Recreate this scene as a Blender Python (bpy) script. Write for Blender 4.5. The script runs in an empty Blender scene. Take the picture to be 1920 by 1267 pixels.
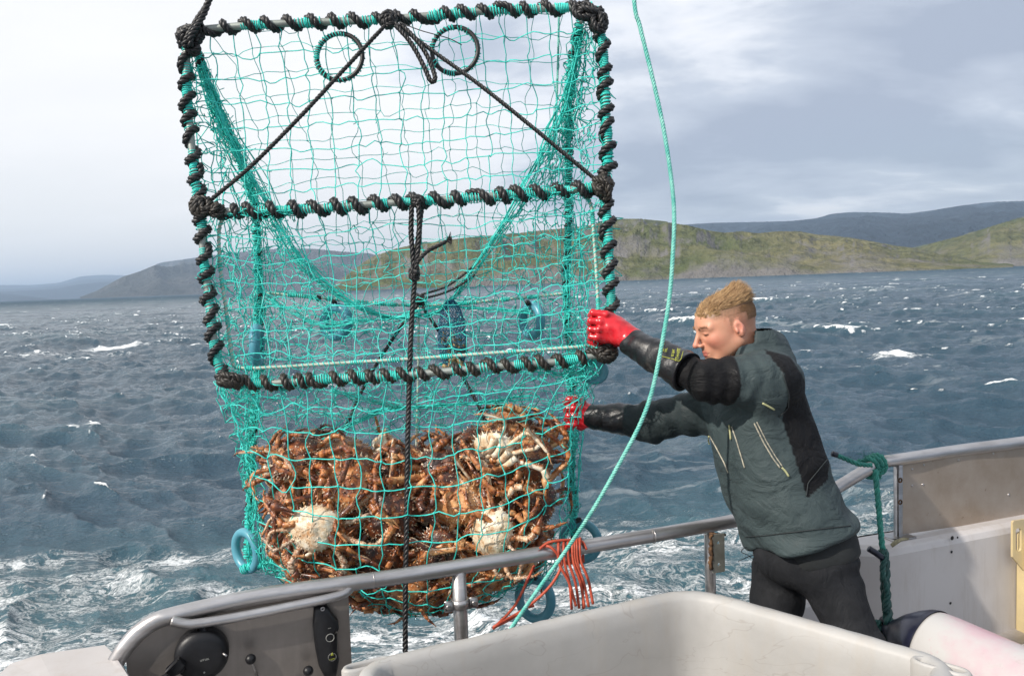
import bpy, math, random
import numpy as np
from math import sin, cos, pi, radians
C = bpy.context.scene
col = C.collection
# ---------------------------------------------------------------- camera, sky, sun, exposure
CAMH = 2.75
FPX = 1500.0
ROLL = math.atan(.036); PITCH = math.atan2(103.5, FPX)
_F = np.array([0, cos(PITCH), -sin(PITCH)]); _U0 = np.array([0, sin(PITCH), cos(PITCH)]); _R0 = np.array([1.0, 0, 0])
_R = cos(ROLL)*_R0 - sin(ROLL)*_U0
_U = sin(ROLL)*_R0 + cos(ROLL)*_U0
CAM = np.array([0, 0, CAMH])
cd = bpy.data.cameras.new('camera'); cam = bpy.data.objects.new('camera', cd); col.objects.link(cam)
cd.lens = FPX/1920*36; cd.sensor_width = 36; cd.clip_start = .05; cd.clip_end = 60000
import mathutils
M = mathutils.Matrix(((_R[0], _U[0], -_F[0], 0), (_R[1], _U[1], -_F[1], 0), (_R[2], _U[2], -_F[2], CAMH), (0, 0, 0, 1)))
cam.matrix_world = M
C.camera = cam

SUN_AZ = radians(-126)      # clockwise from +Y; the sun stands behind the left shoulder of the photographer
SUN_EL = radians(36)
sun_dir = np.array([sin(SUN_AZ)*cos(SUN_EL), cos(SUN_AZ)*cos(SUN_EL), sin(SUN_EL)])
sd = bpy.data.lights.new('sun', 'SUN'); sd.energy = 4.2; sd.angle = radians(.8); sd.color = (1, .93, .84)
so = bpy.data.objects.new('sun', sd); col.objects.link(so)
so.rotation_euler = mathutils.Vector(-sun_dir).to_track_quat('-Z', 'Y').to_euler()

W = bpy.data.worlds.new('World'); C.world = W; W.use_nodes = True
wn = W.node_tree.nodes; wl = W.node_tree.links; wn.clear()
class NT:
    """tiny node helper"""
    def __init__(s, tree): s.n = tree.nodes; s.l = tree.links
    def node(s, t, **k):
        n = s.n.new(t)
        ins = k.pop('ins', {})
        for a, b in k.items(): setattr(n, a, b)
        for a, b in ins.items():
            if hasattr(b, 'is_linked') or isinstance(b, bpy.types.NodeSocket): s.l.new(b, n.inputs[a])
            else: n.inputs[a].default_value = b
        return n
    def math(s, op, a, b=0.0, clamp=False, c=0.0):
        n = s.n.new('ShaderNodeMath'); n.operation = op; n.use_clamp = clamp
        for i, v in enumerate((a, b, c)):
            if isinstance(v, bpy.types.NodeSocket): s.l.new(v, n.inputs[i])
            else: n.inputs[i].default_value = v
        return n.outputs[0]
    def ramp(s, fac, stops, interp='LINEAR'):
        n = s.n.new('ShaderNodeValToRGB'); n.color_ramp.interpolation = interp
        cr = n.color_ramp
        while len(cr.elements) < len(stops): cr.elements.new(.5)
        for e, (p, c) in zip(cr.elements, stops):
            e.position = p; e.color = (*c, 1) if len(c) == 3 else c
        s.l.new(fac, n.inputs[0]); return n.outputs[0]
    def mix(s, f, a, b, bt='MIX'):
        n = s.n.new('ShaderNodeMix'); n.data_type = 'RGBA'; n.blend_type = bt
        for i, v in ((0, f), (6, a), (7, b)):
            if isinstance(v, bpy.types.NodeSocket): s.l.new(v, n.inputs[i])
            else: n.inputs[i].default_value = (*v, 1) if (not isinstance(v, (int, float)) and len(v) == 3) else v
        return n.outputs[2]
    def noise(s, vec, scale, detail=4, rough=.55, dist=0.0, out=0, lac=2.0):
        n = s.n.new('ShaderNodeTexNoise'); n.inputs['Scale'].default_value = scale; n.inputs['Detail'].default_value = detail
        n.inputs['Roughness'].default_value = rough; n.inputs['Distortion'].default_value = dist; n.inputs['Lacunarity'].default_value = lac
        if vec is not None: s.l.new(vec, n.inputs['Vector'])
        return n.outputs[out]
    def mapping(s, vec, scale=(1, 1, 1), rot=(0, 0, 0), loc=(0, 0, 0)):
        n = s.n.new('ShaderNodeMapping'); s.l.new(vec, n.inputs[0])
        n.inputs['Scale'].default_value = scale; n.inputs['Rotation'].default_value = rot; n.inputs['Location'].default_value = loc
        return n.outputs[0]
w = NT(W.node_tree)
sky = w.node('ShaderNodeTexSky', sky_type='NISHITA', sun_disc=False, sun_elevation=SUN_EL, sun_rotation=SUN_AZ, air_density=1.2, dust_density=1.5)
bg_sky = w.node('ShaderNodeBackground', ins={'Color': sky.outputs[0], 'Strength': .10})
tc = w.node('ShaderNodeTexCoord')
sep = w.node('ShaderNodeSeparateXYZ', ins={0: tc.outputs['Generated']})
zz = w.math('ADD', w.math('MAXIMUM', sep.outputs[2], 0.0), .20)
comb = w.node('ShaderNodeCombineXYZ', ins={0: w.math('DIVIDE', sep.outputs[0], zz), 1: w.math('DIVIDE', sep.outputs[1], zz)})
cv = w.mapping(comb.outputs[0], scale=(.75, .95, 1), rot=(0, 0, radians(8)), loc=(1.63, .3, 0))
n1 = w.noise(cv, 1.0, 6, .52, .25)
cv2 = w.mapping(comb.outputs[0], scale=(1.5, 2.1, 1), rot=(0, 0, radians(-6)), loc=(5.3, 2.7, 0))
n2 = w.noise(cv2, 1.0, 7, .55, .35)
base = w.math('ADD', w.math('MULTIPLY', n1, .62), w.math('MULTIPLY', n2, .38))
# the clouds thicken to the right of the view: a broad bank of darker stratocumulus
zb = w.math('DIVIDE', w.math('SUBTRACT', sep.outputs[2], .15), .11)
zb = w.math('POWER', 2.718, w.math('MULTIPLY', w.math('MULTIPLY', zb, zb), -1.0))
bank = w.math('MULTIPLY', w.math('ADD', w.math('MULTIPLY', sep.outputs[0], 1.0), -.08), w.math('ADD', w.math('MULTIPLY', zb, .62), .08))
dens = w.math('ADD', base, w.math('MINIMUM', w.math('MAXIMUM', bank, -.15), .17))
dens = w.math('ADD', w.math('MULTIPLY', w.math('SUBTRACT', dens, .5), 2.1), .485)
cc = w.ramp(dens, [(.34, (.89, .885, .89)), (.45, (.84, .85, .885)), (.53, (.74, .77, .83)), (.63, (.52, .57, .66)), (.82, (.37, .42, .52))])
bg_cl = w.node('ShaderNodeBackground', ins={'Color': cc, 'Strength': 1.08})
gap = w.math('MULTIPLY', w.ramp(w.noise(w.mapping(comb.outputs[0], scale=(.4, .7, 1), loc=(9, 4, 0)), 1.0, 6, .55), [(.40, (.0, .0, .0)), (.60, (1, 1, 1))]), 1.0)
cover = w.math('ADD', w.math('MULTIPLY', gap, .12), .86)
mixs = w.node('ShaderNodeMixShader', ins={0: cover, 1: bg_sky.outputs[0], 2: bg_cl.outputs[0]})
w.node('ShaderNodeOutputWorld', ins={0: mixs.outputs[0]})
C.view_settings.view_transform = 'Standard'; C.view_settings.look = 'None'
C.view_settings.exposure = 0.22; C.view_settings.gamma = 1; C.view_settings.use_curve_mapping = False
C.render.engine = 'CYCLES'
C.cycles.volume_bounces = 0; C.cycles.max_bounces = 6; C.cycles.volume_step_rate = 4
C.render.resolution_x = 1024; C.render.resolution_y = 675

# ---------------------------------------------------------------- helpers
def P(px, py, d):
    """world point seen at photograph position (px, py), d metres ahead of the camera"""
    return CAM + d*(_F + (px-960)/FPX*_R + (633.5-py)/FPX*_U)
def PZ(px, py, z):
    r = _F + (px-960)/FPX*_R + (633.5-py)/FPX*_U
    return CAM + r*((z-CAMH)/r[2])
def A(*pts): return np.array(pts, float)
def nrm(v): return v/(np.linalg.norm(v, axis=-1, keepdims=True)+1e-12)

def mesh_from(name, V, polys, mat=None, smooth=True, attrs=None):
    """polys: list of int arrays (n,k)"""
    me = bpy.data.meshes.new(name)
    V = np.asarray(V, np.float32)
    me.vertices.add(len(V)); me.vertices.foreach_set('co', V.ravel())
    polys = [np.asarray(p, np.int32) for p in polys if len(p)]
    tot = sum(p.size for p in polys); npoly = sum(len(p) for p in polys)
    me.loops.add(tot); me.loops.foreach_set('vertex_index', np.concatenate([p.ravel() for p in polys]))
    me.polygons.add(npoly)
    sizes = np.concatenate([np.full(len(p), p.shape[1]) for p in polys])
    starts = np.concatenate([[0], np.cumsum(sizes)[:-1]]).astype(np.int32)
    me.polygons.foreach_set('loop_start', starts)
    me.polygons.foreach_set('use_smooth', np.full(npoly, smooth))
    if attrs:
        for an, (kind, data) in attrs.items():
            if kind == 'COL':
                a = me.color_attributes.new(an, 'FLOAT_COLOR', 'POINT')
                d = np.ones((len(V), 4), np.float32); d[:, :3] = data; a.data.foreach_set('color', d.ravel())
            else:
                a = me.attributes.new(an, 'FLOAT', 'POINT'); a.data.foreach_set('value', np.asarray(data, np.float32))
    me.update(calc_edges=True); me.validate()
    if mat: me.materials.append(mat)
    return me
def obj(name, me, parent=None, loc=None):
    o = bpy.data.objects.new(name, me); col.objects.link(o)
    if parent: o.parent = parent
    if loc is not None: o.location = loc
    return o
def tag(o, label=None, cat=None, group=None, kind=None):
    if label: o['label'] = label
    if cat: o['category'] = cat
    if group: o['group'] = group
    if kind: o['kind'] = kind
    return o
def thing(name, label, cat, group=None, loc=(0, 0, 0)):
    o = bpy.data.objects.new(name, None); col.objects.link(o); o.location = loc
    o.empty_display_size = .1
    return tag(o, label, cat, group)

class MB:
    """collects geometry in world space, builds one mesh"""
    def __init__(s): s.v = []; s.q = []; s.t = []; s.n = 0; s.a = []
    def add(s, V, Q=None, T=None, attr=0.0):
        V = np.asarray(V, float).reshape(-1, 3)
        if Q is not None and len(Q): s.q.append(np.asarray(Q, int).reshape(-1, 4)+s.n)
        if T is not None and len(T): s.t.append(np.asarray(T, int).reshape(-1, 3)+s.n)
        s.v.append(V); s.n += len(V)
        s.a.append(np.broadcast_to(np.asarray(attr, float), (len(V),)))
    def tube(s, pts, r, sides=8, cap=True, attr=0.0, flat=None):
        pts = np.asarray(pts, float); n = len(pts)
        r = np.broadcast_to(np.asarray(r, float), (n,))
        T = np.gradient(pts, axis=0); T = nrm(T)
        ref = np.array([0, 0, 1.0]) if abs(T[0, 2]) < .9 else np.array([1.0, 0, 0])
        u = np.cross(T[0], ref); u /= np.linalg.norm(u)
        us = np.empty((n, 3))
        for i in range(n):
            u = u - T[i]*np.dot(u, T[i]); u /= np.linalg.norm(u)+1e-12; us[i] = u
        vs = np.cross(T, us)
        th = np.arange(sides)/sides*2*pi
        ring = us[:, None]*np.cos(th)[None, :, None] + vs[:, None]*np.sin(th)[None, :, None]*(flat or 1)
        V = pts[:, None] + ring*r[:, None, None]
        i = np.arange(n-1)[:, None]; j = np.arange(sides)[None]
        j2 = (j+1) % sides
        Q = np.stack([i*sides+j, i*sides+j2, (i+1)*sides+j2, (i+1)*sides+j], -1).reshape(-1, 4)
        V = V.reshape(-1, 3); Tt = []
        if cap:
            V = np.concatenate([V, pts[:1], pts[-1:]]); a, b = n*sides, n*sides+1
            Tt = [[a, (k+1) % sides, k] for k in range(sides)] + [[b, (n-1)*sides+k, (n-1)*sides+(k+1) % sides] for k in range(sides)]
        s.add(V, Q, Tt, attr)
        return s
    def curves(s, Pn, r, sides=3, attr=0.0):
        """Pn (E,K,3) many curves at once"""
        Pn = np.asarray(Pn, float); E, K = Pn.shape[:2]
        T = nrm(np.gradient(Pn, axis=1))
        D = nrm(Pn[:, -1]-Pn[:, 0])
        ref = np.where(np.abs(D[:, 1:2]) < .8, np.array([[0, 1.0, 0]]), np.array([[1.0, 0, 0]]))
        u = nrm(np.cross(T, ref[:, None])); v = np.cross(T, u)
        th = np.arange(sides)/sides*2*pi
        r = np.broadcast_to(np.asarray(r, float), (E, K)) if np.ndim(r) else np.full((E, K), r)
        V = Pn[:, :, None] + (u[:, :, None]*np.cos(th)[:, None] + v[:, :, None]*np.sin(th)[:, None])*r[..., None, None]
        e = np.arange(E)[:, None, None]*K*sides; i = np.arange(K-1)[None, :, None]; j = np.arange(sides)[None, None]
        j2 = (j+1) % sides
        Q = np.stack([e+i*sides+j, e+i*sides+j2, e+(i+1)*sides+j2, e+(i+1)*sides+j], -1).reshape(-1, 4)
        at = attr if np.ndim(attr) == 0 else np.repeat(attr, K*sides)
        s.add(V.reshape(-1, 3), Q, None, at)
        return s
    def blobs(s, cen, r, attr=0.0):
        """many little octahedra"""
        cen = np.asarray(cen, float); o = np.array([[1, 0, 0], [-1, 0, 0], [0, 1, 0], [0, -1, 0], [0, 0, 1], [0, 0, -1]], float)
        r = np.broadcast_to(np.asarray(r, float), (len(cen),))
        V = cen[:, None]+o[None]*r[:, None, None]
        T = np.array([[0, 2, 4], [2, 1, 4], [1, 3, 4], [3, 0, 4], [2, 0, 5], [1, 2, 5], [3, 1, 5], [0, 3, 5]])
        TT = (np.arange(len(cen))[:, None, None]*6+T[None]).reshape(-1, 3)
        s.add(V.reshape(-1, 3), None, TT, attr); return s
    def box(s, c, hx, hy, hz, ax=None, bev=0.0, attr=0.0):
        ax = np.eye(3) if ax is None else np.asarray(ax, float)
        c = np.asarray(c, float)
        if bev <= 0:
            sg = np.array([[-1, -1, -1], [1, -1, -1], [1, 1, -1], [-1, 1, -1], [-1, -1, 1], [1, -1, 1], [1, 1, 1], [-1, 1, 1]], float)
            V = c + (sg*[hx, hy, hz])@ax
            s.add(V, [[0, 3, 2, 1], [4, 5, 6, 7], [0, 1, 5, 4], [1, 2, 6, 5], [2, 3, 7, 6], [3, 0, 4, 7]], None, attr); return s
        b = bev; h = np.array([hx, hy, hz]); V = []; idx = {}
        for sx in (-1, 1):
            for sy in (-1, 1):
                for sz in (-1, 1):
                    for a in range(3):
                        sgn = np.array([sx, sy, sz]); p = sgn*(h-b); p[a] = sgn[a]*h[a]
                        idx[(sx, sy, sz, a)] = len(V); V.append(p)
        Q = []; T = []
        for a in range(3):
            o1, o2 = [k for k in range(3) if k != a]
            for sg in (-1, 1):
                f = []
                for (p, q) in ((-1, -1), (1, -1), (1, 1), (-1, 1)):
                    k = [0, 0, 0]; k[a] = sg; k[o1] = p; k[o2] = q; f.append(idx[(*k, a)])
                Q.append(f)
        for a in range(3):      # edges along axis a
            o1, o2 = [k for k in range(3) if k != a]
            for p in (-1, 1):
                for q in (-1, 1):
                    k0 = [0, 0, 0]; k1 = [0, 0, 0]; k0[a] = -1; k1[a] = 1
                    for k in (k0, k1): k[o1] = p; k[o2] = q
                    Q.append([idx[(*k0, o1)], idx[(*k1, o1)], idx[(*k1, o2)], idx[(*k0, o2)]])
        for sx in (-1, 1):
            for sy in (-1, 1):
                for sz in (-1, 1): T.append([idx[(sx, sy, sz, k)] for k in range(3)])
        s.add(c+np.array(V)@ax, Q, T, attr); return s
    def lathe(s, c, axis, prof, n=24, attr=0.0):
        """prof: list of (along, radius)"""
        axis = nrm(np.asarray(axis, float)); ref = np.array([0, 0, 1.0]) if abs(axis[2]) < .9 else np.array([1.0, 0, 0])
        u = nrm(np.cross(axis, ref)); v = np.cross(axis, u); th = np.arange(n)/n*2*pi
        V = [np.asarray(c)+axis*a+(u*np.cos(th)[:, None]+v*np.sin(th)[:, None])*r for a, r in prof]
        m = len(prof); i = np.arange(m-1)[:, None]; j = np.arange(n)[None]; j2 = (j+1) % n
        Q = np.stack([i*n+j, i*n+j2, (i+1)*n+j2, (i+1)*n+j], -1).reshape(-1, 4)
        s.add(np.concatenate(V), Q, None, attr); return s
    def torus(s, c, axis, R, r, n=40, m=12, attr=0.0, squash=None):
        axis = nrm(np.asarray(axis, float)); ref = np.array([0, 0, 1.0]) if abs(axis[2]) < .9 else np.array([1.0, 0, 0])
        u = nrm(np.cross(axis, ref)); v = np.cross(axis, u)
        a = np.arange(n)/n*2*pi; b = np.arange(m)/m*2*pi
        sx, sy = squash or (1, 1)
        rad = u*np.cos(a)[:, None]*sx+v*np.sin(a)[:, None]*sy
        V = np.asarray(c)+rad[:, None]*(R+r*np.cos(b))[None, :, None]+axis*(r*np.sin(b))[None, :, None]
        i = np.arange(n)[:, None]; j = np.arange(m)[None]
        Q = np.stack([i*m+j, ((i+1) % n)*m+j, ((i+1) % n)*m+(j+1) % m, i*m+(j+1) % m], -1).reshape(-1, 4)
        s.add(V.reshape(-1, 3), Q, None, attr); return s
    def prism(s, poly, thick, axis_n, attr=0.0):
        """closed 3-D polygon (convex or fan-able) extruded along axis_n"""
        poly = np.asarray(poly, float); n = len(poly); cen = poly.mean(0)
        V = np.concatenate([poly, poly+np.asarray(axis_n)*thick, [cen], [cen+np.asarray(axis_n)*thick]])
        Q = [[i, (i+1) % n, n+(i+1) % n, n+i] for i in range(n)]
        T = [[2*n, (i+1) % n, i] for i in range(n)]+[[2*n+1, n+i, n+(i+1) % n] for i in range(n)]
        s.add(V, Q, T, attr); return s
    def rope(s, pts, r, pitch=None, strands=3, sides=5, step=None, phase=0.0, attr=0.0):
        """laid rope: strands wound on each other along pts; r = overall radius"""
        pts = np.asarray(pts, float); pitch = pitch or r*7; step = step or pitch/7
        L = np.concatenate([[0], np.cumsum(np.linalg.norm(np.diff(pts, axis=0), axis=1))])
        n = max(4, int(L[-1]/step)+1); t = np.linspace(0, L[-1], n)
        Q = np.stack([np.interp(t, L, pts[:, k]) for k in range(3)], 1)
        for _ in range(2): Q[1:-1] = (Q[:-2]+2*Q[1:-1]+Q[2:])/4
        T = nrm(np.gradient(Q, axis=0)); ref = np.array([0, 0, 1.0]) if abs(T[0, 2]) < .9 else np.array([1.0, 0, 0])
        u = np.cross(T[0], ref); u /= np.linalg.norm(u); us = np.empty_like(Q)
        for i in range(n):
            u = u-T[i]*np.dot(u, T[i]); u /= np.linalg.norm(u); us[i] = u
        vs = np.cross(T, us)
        for k in range(strands):
            a = phase+k*2*pi/strands+t/pitch*2*pi
            s.tube(Q+(us*np.cos(a)[:, None]+vs*np.sin(a)[:, None])*r*.52, r*.56, sides, attr=attr+k*.05)
        return s
    def build(s, name, mat, parent=None, smooth=True, label=None, extra=None):
        V = np.concatenate(s.v); base = np.zeros(3)
        if parent is not None: base = np.array(parent_base.get(parent.name, (0, 0, 0)))
        pol = []
        if s.q: pol.append(np.concatenate(s.q))
        if s.t: pol.append(np.concatenate(s.t))
        at = {'v': ('F', np.concatenate(s.a))}
        me = mesh_from(name, V-base, pol, mat, smooth, at)
        o = obj(name, me, parent)
        if parent is not None: parent_base[o.name] = tuple(base)
        if label: o['label'] = label
        return o
parent_base = {}
def based(o, loc):
    """put an Empty at loc; its parts, given in world coordinates, are stored relative to it"""
    o.location = loc; parent_base[o.name] = tuple(loc); return o
def recentre(o):
    """give a single-mesh thing an origin at its own base"""
    me = o.data; n = len(me.vertices); a = np.empty(n*3, np.float32); me.vertices.foreach_get('co', a); a = a.reshape(-1, 3)
    c = a.mean(0); c[2] = a[:, 2].min(); me.vertices.foreach_set('co', (a-c).ravel()); me.update(); o.location = c; return o
def bez(pts, n=40):
    """Catmull-Rom through pts"""
    p = np.asarray(pts, float); p = np.concatenate([[2*p[0]-p[1]], p, [2*p[-1]-p[-2]]]); out = []
    m = len(p)-3; k = max(2, n//m)
    for i in range(m):
        t = np.linspace(0, 1, k, endpoint=(i == m-1))[:, None]
        a, b, c, d = p[i:i+4]
        out.append(.5*((2*b)+(-a+c)*t+(2*a-5*b+4*c-d)*t**2+(-a+3*b-3*c+d)*t**3))
    return np.concatenate(out)
def BP(l, n=40):
    """smooth curve through photo points [(px,py,d),...] set at their distances"""
    return bez([P(*q) for q in l], n)

def material(name, fn):
    m = bpy.data.materials.new(name); m.use_nodes = True; m.node_tree.nodes.clear(); t = NT(m.node_tree)
    bs = t.node('ShaderNodeBsdfPrincipled'); out = t.node('ShaderNodeOutputMaterial', ins={0: bs.outputs[0]})
    fn(t, bs, out); return m
def setin(t, bs, **k):
    for a, v in k.items():
        a = a.replace('_', ' ')
        if isinstance(v, bpy.types.NodeSocket): t.l.new(v, bs.inputs[a])
        else: bs.inputs[a].default_value = (*v, 1) if (isinstance(v, tuple) and len(v) == 3 and bs.inputs[a].type == 'RGBA') else v
def bump(t, bs, h, strength=.3, dist=.01):
    b = t.node('ShaderNodeBump', ins={'Strength': strength, 'Distance': dist, 'Height': h}); t.l.new(b.outputs[0], bs.inputs['Normal'])
def objc(t): return t.node('ShaderNodeTexCoord').outputs['Object']
def simple(name, c, rough=.5, metal=0.0, var=.25, scale=20, bs_=.15, bd=.003, c2=None, spec=.5, stretch=(1, 1, 1), coat=0.0, lo=.35, hi=.65):
    def f(t, bs, o):
        v = t.mapping(objc(t), scale=stretch); n = t.noise(v, scale, 5, .6)
        c2_ = c2 or tuple(x*(1-var) for x in c)
        setin(t, bs, Base_Color=t.ramp(n, [(lo, c2_), (hi, c)]), Roughness=rough, Metallic=metal, Specular_IOR_Level=spec, Coat_Weight=coat)
        if bs_: bump(t, bs, t.noise(v, scale*4, 4, .6), bs_, bd)
    return material(name, f)
# ---------------------------------------------------------------- sea
def ocean_tile(N, L, kmin, kmax, wind, V, seed):
    rng = np.random.default_rng(seed)
    k1 = np.fft.fftfreq(N, L/N)*2*pi; kx, ky = np.meshgrid(k1, k1, indexing='ij'); k = np.hypot(kx, ky); k[0, 0] = 1
    Lw = V*V/9.81; wd = np.array([cos(wind), sin(wind)])
    cosf = (kx*wd[0]+ky*wd[1])/k
    Pk = np.exp(-1/(k*Lw)**2)/k**4*(1+(np.minimum(k, 9)/.9)**1.25)*(cosf**4*.8+.2)*np.exp(-(k*.02)**2)
    Pk[(k < kmin) | (k >= kmax)] = 0; Pk[0, 0] = 0
    a = np.sqrt(Pk)*(2*pi/L)
    h = a*(rng.normal(size=(N, N))+1j*rng.normal(size=(N, N)))
    f = lambda q: np.real(np.fft.ifft2(q))*N*N
    H = f(h); DX = f(1j*kx/k*h); DY = f(1j*ky/k*h)
    JX = f(-kx*kx/k*h); JY = f(-ky*ky/k*h); JXY = f(-kx*ky/k*h)
    return H, DX, DY, JX, JY, JXY
WIND = radians(243)
tA = ocean_tile(512, 190.0, 0, 3.1, WIND, 5.6, 3)
tB = ocean_tile(512, 43.0, 3.1, 40, WIND, 5.6, 8)
rmsA = tA[0].std(); amp = .165/rmsA
def samp(tile, L, x, y, which, rot):
    c, s = cos(rot), sin(rot); u = ((x*c+y*s)/L) % 1; v = ((-x*s+y*c)/L) % 1
    N = tile[0].shape[0]; u = u*N; v = v*N; i = np.floor(u).astype(int); j = np.floor(v).astype(int); fu = u-i; fv = v-j
    i %= N; j %= N; i2 = (i+1) % N; j2 = (j+1) % N
    return [T[i, j]*(1-fu)*(1-fv)+T[i2, j]*fu*(1-fv)+T[i, j2]*(1-fu)*fv+T[i2, j2]*fu*fv for T in (tile[k] for k in which)]
def build_sea():
    rs = [2.2]
    while rs[-1] < 2600: rs.append(rs[-1]*(1+(.0056 if rs[-1] < 400 else .012)) if rs[-1] > 6 else rs[-1]+.045)
    rs += [3000, 3800, 5000, 7500, 11000, 16000, 26000]
    r = np.array(rs)
    a = np.concatenate([np.linspace(-44, 44, 640), np.linspace(47, 313, 60)]); a = np.radians(a); na = len(a)
    Rg, Ag = np.meshgrid(r, a, indexing='ij'); x = Rg*np.sin(Ag); y = Rg*np.cos(Ag)
    w1 = np.clip((2600-Rg)/900, 0, 1); w2 = np.clip((250-Rg)/180, 0, 1)
    side = np.where(np.degrees(Ag) > 44.5, np.clip(2-Rg/60, 0, 1), 1.0)
    HA, DXA, DYA, JX, JY, JXY = samp(tA, 190.0, x, y, range(6), 0)
    HB, DXB, DYB, BX, BY, BXY = samp(tB, 43.0, x, y, range(6), 0)
    ch = 1.25
    gust = .85+.25*np.sin(x*.021+1.3)*np.sin(y*.017+x*.008)
    z = (HA*w1+HB*1.15*w2)*amp*side*gust
    X = x+(DXA*w1+DXB*w2)*amp*ch*side; Y = y+(DYA*w1+DYB*w2)*amp*ch*side
    jx = 1+amp*ch*(JX+BX*.30*w2); jy = 1+amp*ch*(JY+BY*.30*w2); jxy = amp*ch*(JXY+BXY*.30*w2)
    J = jx*jy-jxy**2
    th = np.percentile(J[(Rg > 12) & (Rg < 400)], 2.0); th2 = np.percentile(J[(Rg > 12) & (Rg < 400)], .25)
    foam = np.clip((th-J)/(th-th2), 0, 1)
    for (px_, py_, sx_, sy_, am_) in ((215, 643, .55, .16, .9), (120, 658, 1.5, .10, .30), (1685, 661, .40, .10, .9), (1635, 676, .8, .07, .45), (1445, 835, 1.6, 1.0, -3)):
        q_ = PZ(px_, py_, .1); k_ = q_[1]/14; am_ = am_*1.0; foam = np.clip(foam+am_*np.exp(-((X-q_[0]-(Y-q_[1])*.3)/(sx_*k_))**2-((Y-q_[1])/(sy_*k_*2.2))**2), 0, 1)
    # water outside the drawn fan and beneath the boat stays calm enough not to show through the deck
    V = np.stack([X, Y, z], -1).reshape(-1, 3)
    nr = len(r); i = np.arange(nr-1)[:, None]; j = np.arange(na)[None]; j2 = (j+1) % na
    Q = np.stack([i*na+j, i*na+j2, (i+1)*na+j2, (i+1)*na+j], -1).reshape(-1, 4)
    return V, Q, foam.ravel(), (z/(.17)).ravel()
V, Q, foam, hgt = build_sea()
def f_sea(t, bs, out):
    geo = t.node('ShaderNodeNewGeometry').outputs['Position']
    sp = t.node('ShaderNodeSeparateXYZ', ins={0: geo})
    att = t.node('ShaderNodeAttribute', attribute_name='foam').outputs['Fac']
    ha = t.node('ShaderNodeAttribute', attribute_name='hgt').outputs['Fac']
    dist = t.node('ShaderNodeVectorMath', operation='LENGTH', ins={0: geo}).outputs['Value']
    flat = t.mapping(geo, scale=(1, 1, 0))
    # ripples run with the wind, shorter along x
    rip = t.mapping(flat, scale=(1.5, 4.4, 1), rot=(0, 0, radians(14)))
    r1 = t.noise(rip, 2.6, 6, .62, .5)
    r2 = t.noise(t.mapping(flat, scale=(14, 24, 1), rot=(0, 0, radians(-10))), 1.0, 4, .6, .3)
    r1 = t.math('ADD', t.math('MULTIPLY', r1, .45), t.math('MULTIPLY', t.math('SUBTRACT', 1.0, t.math('ABSOLUTE', t.math('MULTIPLY', t.math('SUBTRACT', t.noise(t.mapping(flat, scale=(1.0, 2.9, 1), rot=(0, 0, radians(6))), 1.5, 6, .6, .35), .5), 3.2))), .42))
    hh = t.math('ADD', t.math('MULTIPLY', r1, 1.0), t.math('MULTIPLY', r2, .50))
    # wake: a churned strip along the boat side
    wob = t.noise(flat, .35, 3, .5)
    yy = t.math('ADD', sp.outputs[1], t.math('MULTIPLY', t.math('SUBTRACT', wob, .5), 3.2))
    yy = t.math('SUBTRACT', yy, t.math('MULTIPLY', sp.outputs[0], .10))
    band = t.math('MULTIPLY', t.math('SMOOTH_MIN', t.math('MULTIPLY', t.math('SUBTRACT', yy, 3.4), .6, True), 1.0, c=.1), t.math('MULTIPLY', t.math('SUBTRACT', 10.9, yy), .42, True))
    warp = t.noise(t.mapping(flat, scale=(.9, 1.5, 1)), .9, 4, .55, 0, 1)
    wv = t.node('ShaderNodeVectorMath', operation='MULTIPLY_ADD', ins={0: warp, 1: (1.3, .8, 0), 2: flat}).outputs[0]
    lace1 = t.math('ABSOLUTE', t.math('SUBTRACT', t.noise(t.mapping(wv, scale=(1.1, 2.0, 1)), 1.5, 7, .68), .5))
    lace2 = t.math('ABSOLUTE', t.math('SUBTRACT', t.noise(t.mapping(wv, scale=(1.9, 3.2, 1), loc=(7, 3, 0)), 2.4, 6, .66), .5))
    l1 = t.math('SUBTRACT', 1.0, t.math('MULTIPLY', lace1, 17.0), True)
    l2 = t.math('SUBTRACT', 1.0, t.math('MULTIPLY', lace2, 10.0), True)
    patch = t.ramp(t.noise(t.mapping(flat, scale=(.22, .6, 1), loc=(2.2, 5.1, 0)), 1.0, 4, .6), [(.40, (0, 0, 0)), (.58, (1, 1, 1))])
    lac = t.math('MAXIMUM', t.math('MULTIPLY', l1, .95), t.math('MULTIPLY', l2, .7))
    fine = t.noise(flat, 30, 4, .7)
    lac = t.math('MULTIPLY', lac, t.math('ADD', t.math('MULTIPLY', fine, 1.5), .05))
    dense = t.ramp(t.noise(t.mapping(wv, scale=(.55, 1.6, 1), loc=(3, 8, 0)), 1.5, 6, .7), [(.50, (0, 0, 0)), (.66, (1, 1, 1))])
    dense = t.math('MULTIPLY', dense, t.math('ADD', t.math('MULTIPLY', fine, 1.6), -.25), True)
    wake = t.math('MULTIPLY', band, t.math('ADD', t.math('MULTIPLY', lac, t.math('ADD', patch, .30), True), t.math('MULTIPLY', dense, t.math('ADD', patch, .1)), True), True)
    wake = t.ramp(wake, [(.27, (0, 0, 0)), (.50, (.40, .40, .40)), (.84, (1, 1, 1))])
    # old streaks of foam trailing down wind everywhere
    st = t.math('ABSOLUTE', t.math('SUBTRACT', t.noise(t.mapping(wv, scale=(.16, 1.2, 1), rot=(0, 0, radians(9)), loc=(1, 9, 0)), 1.0, 6, .62), .5))
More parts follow.
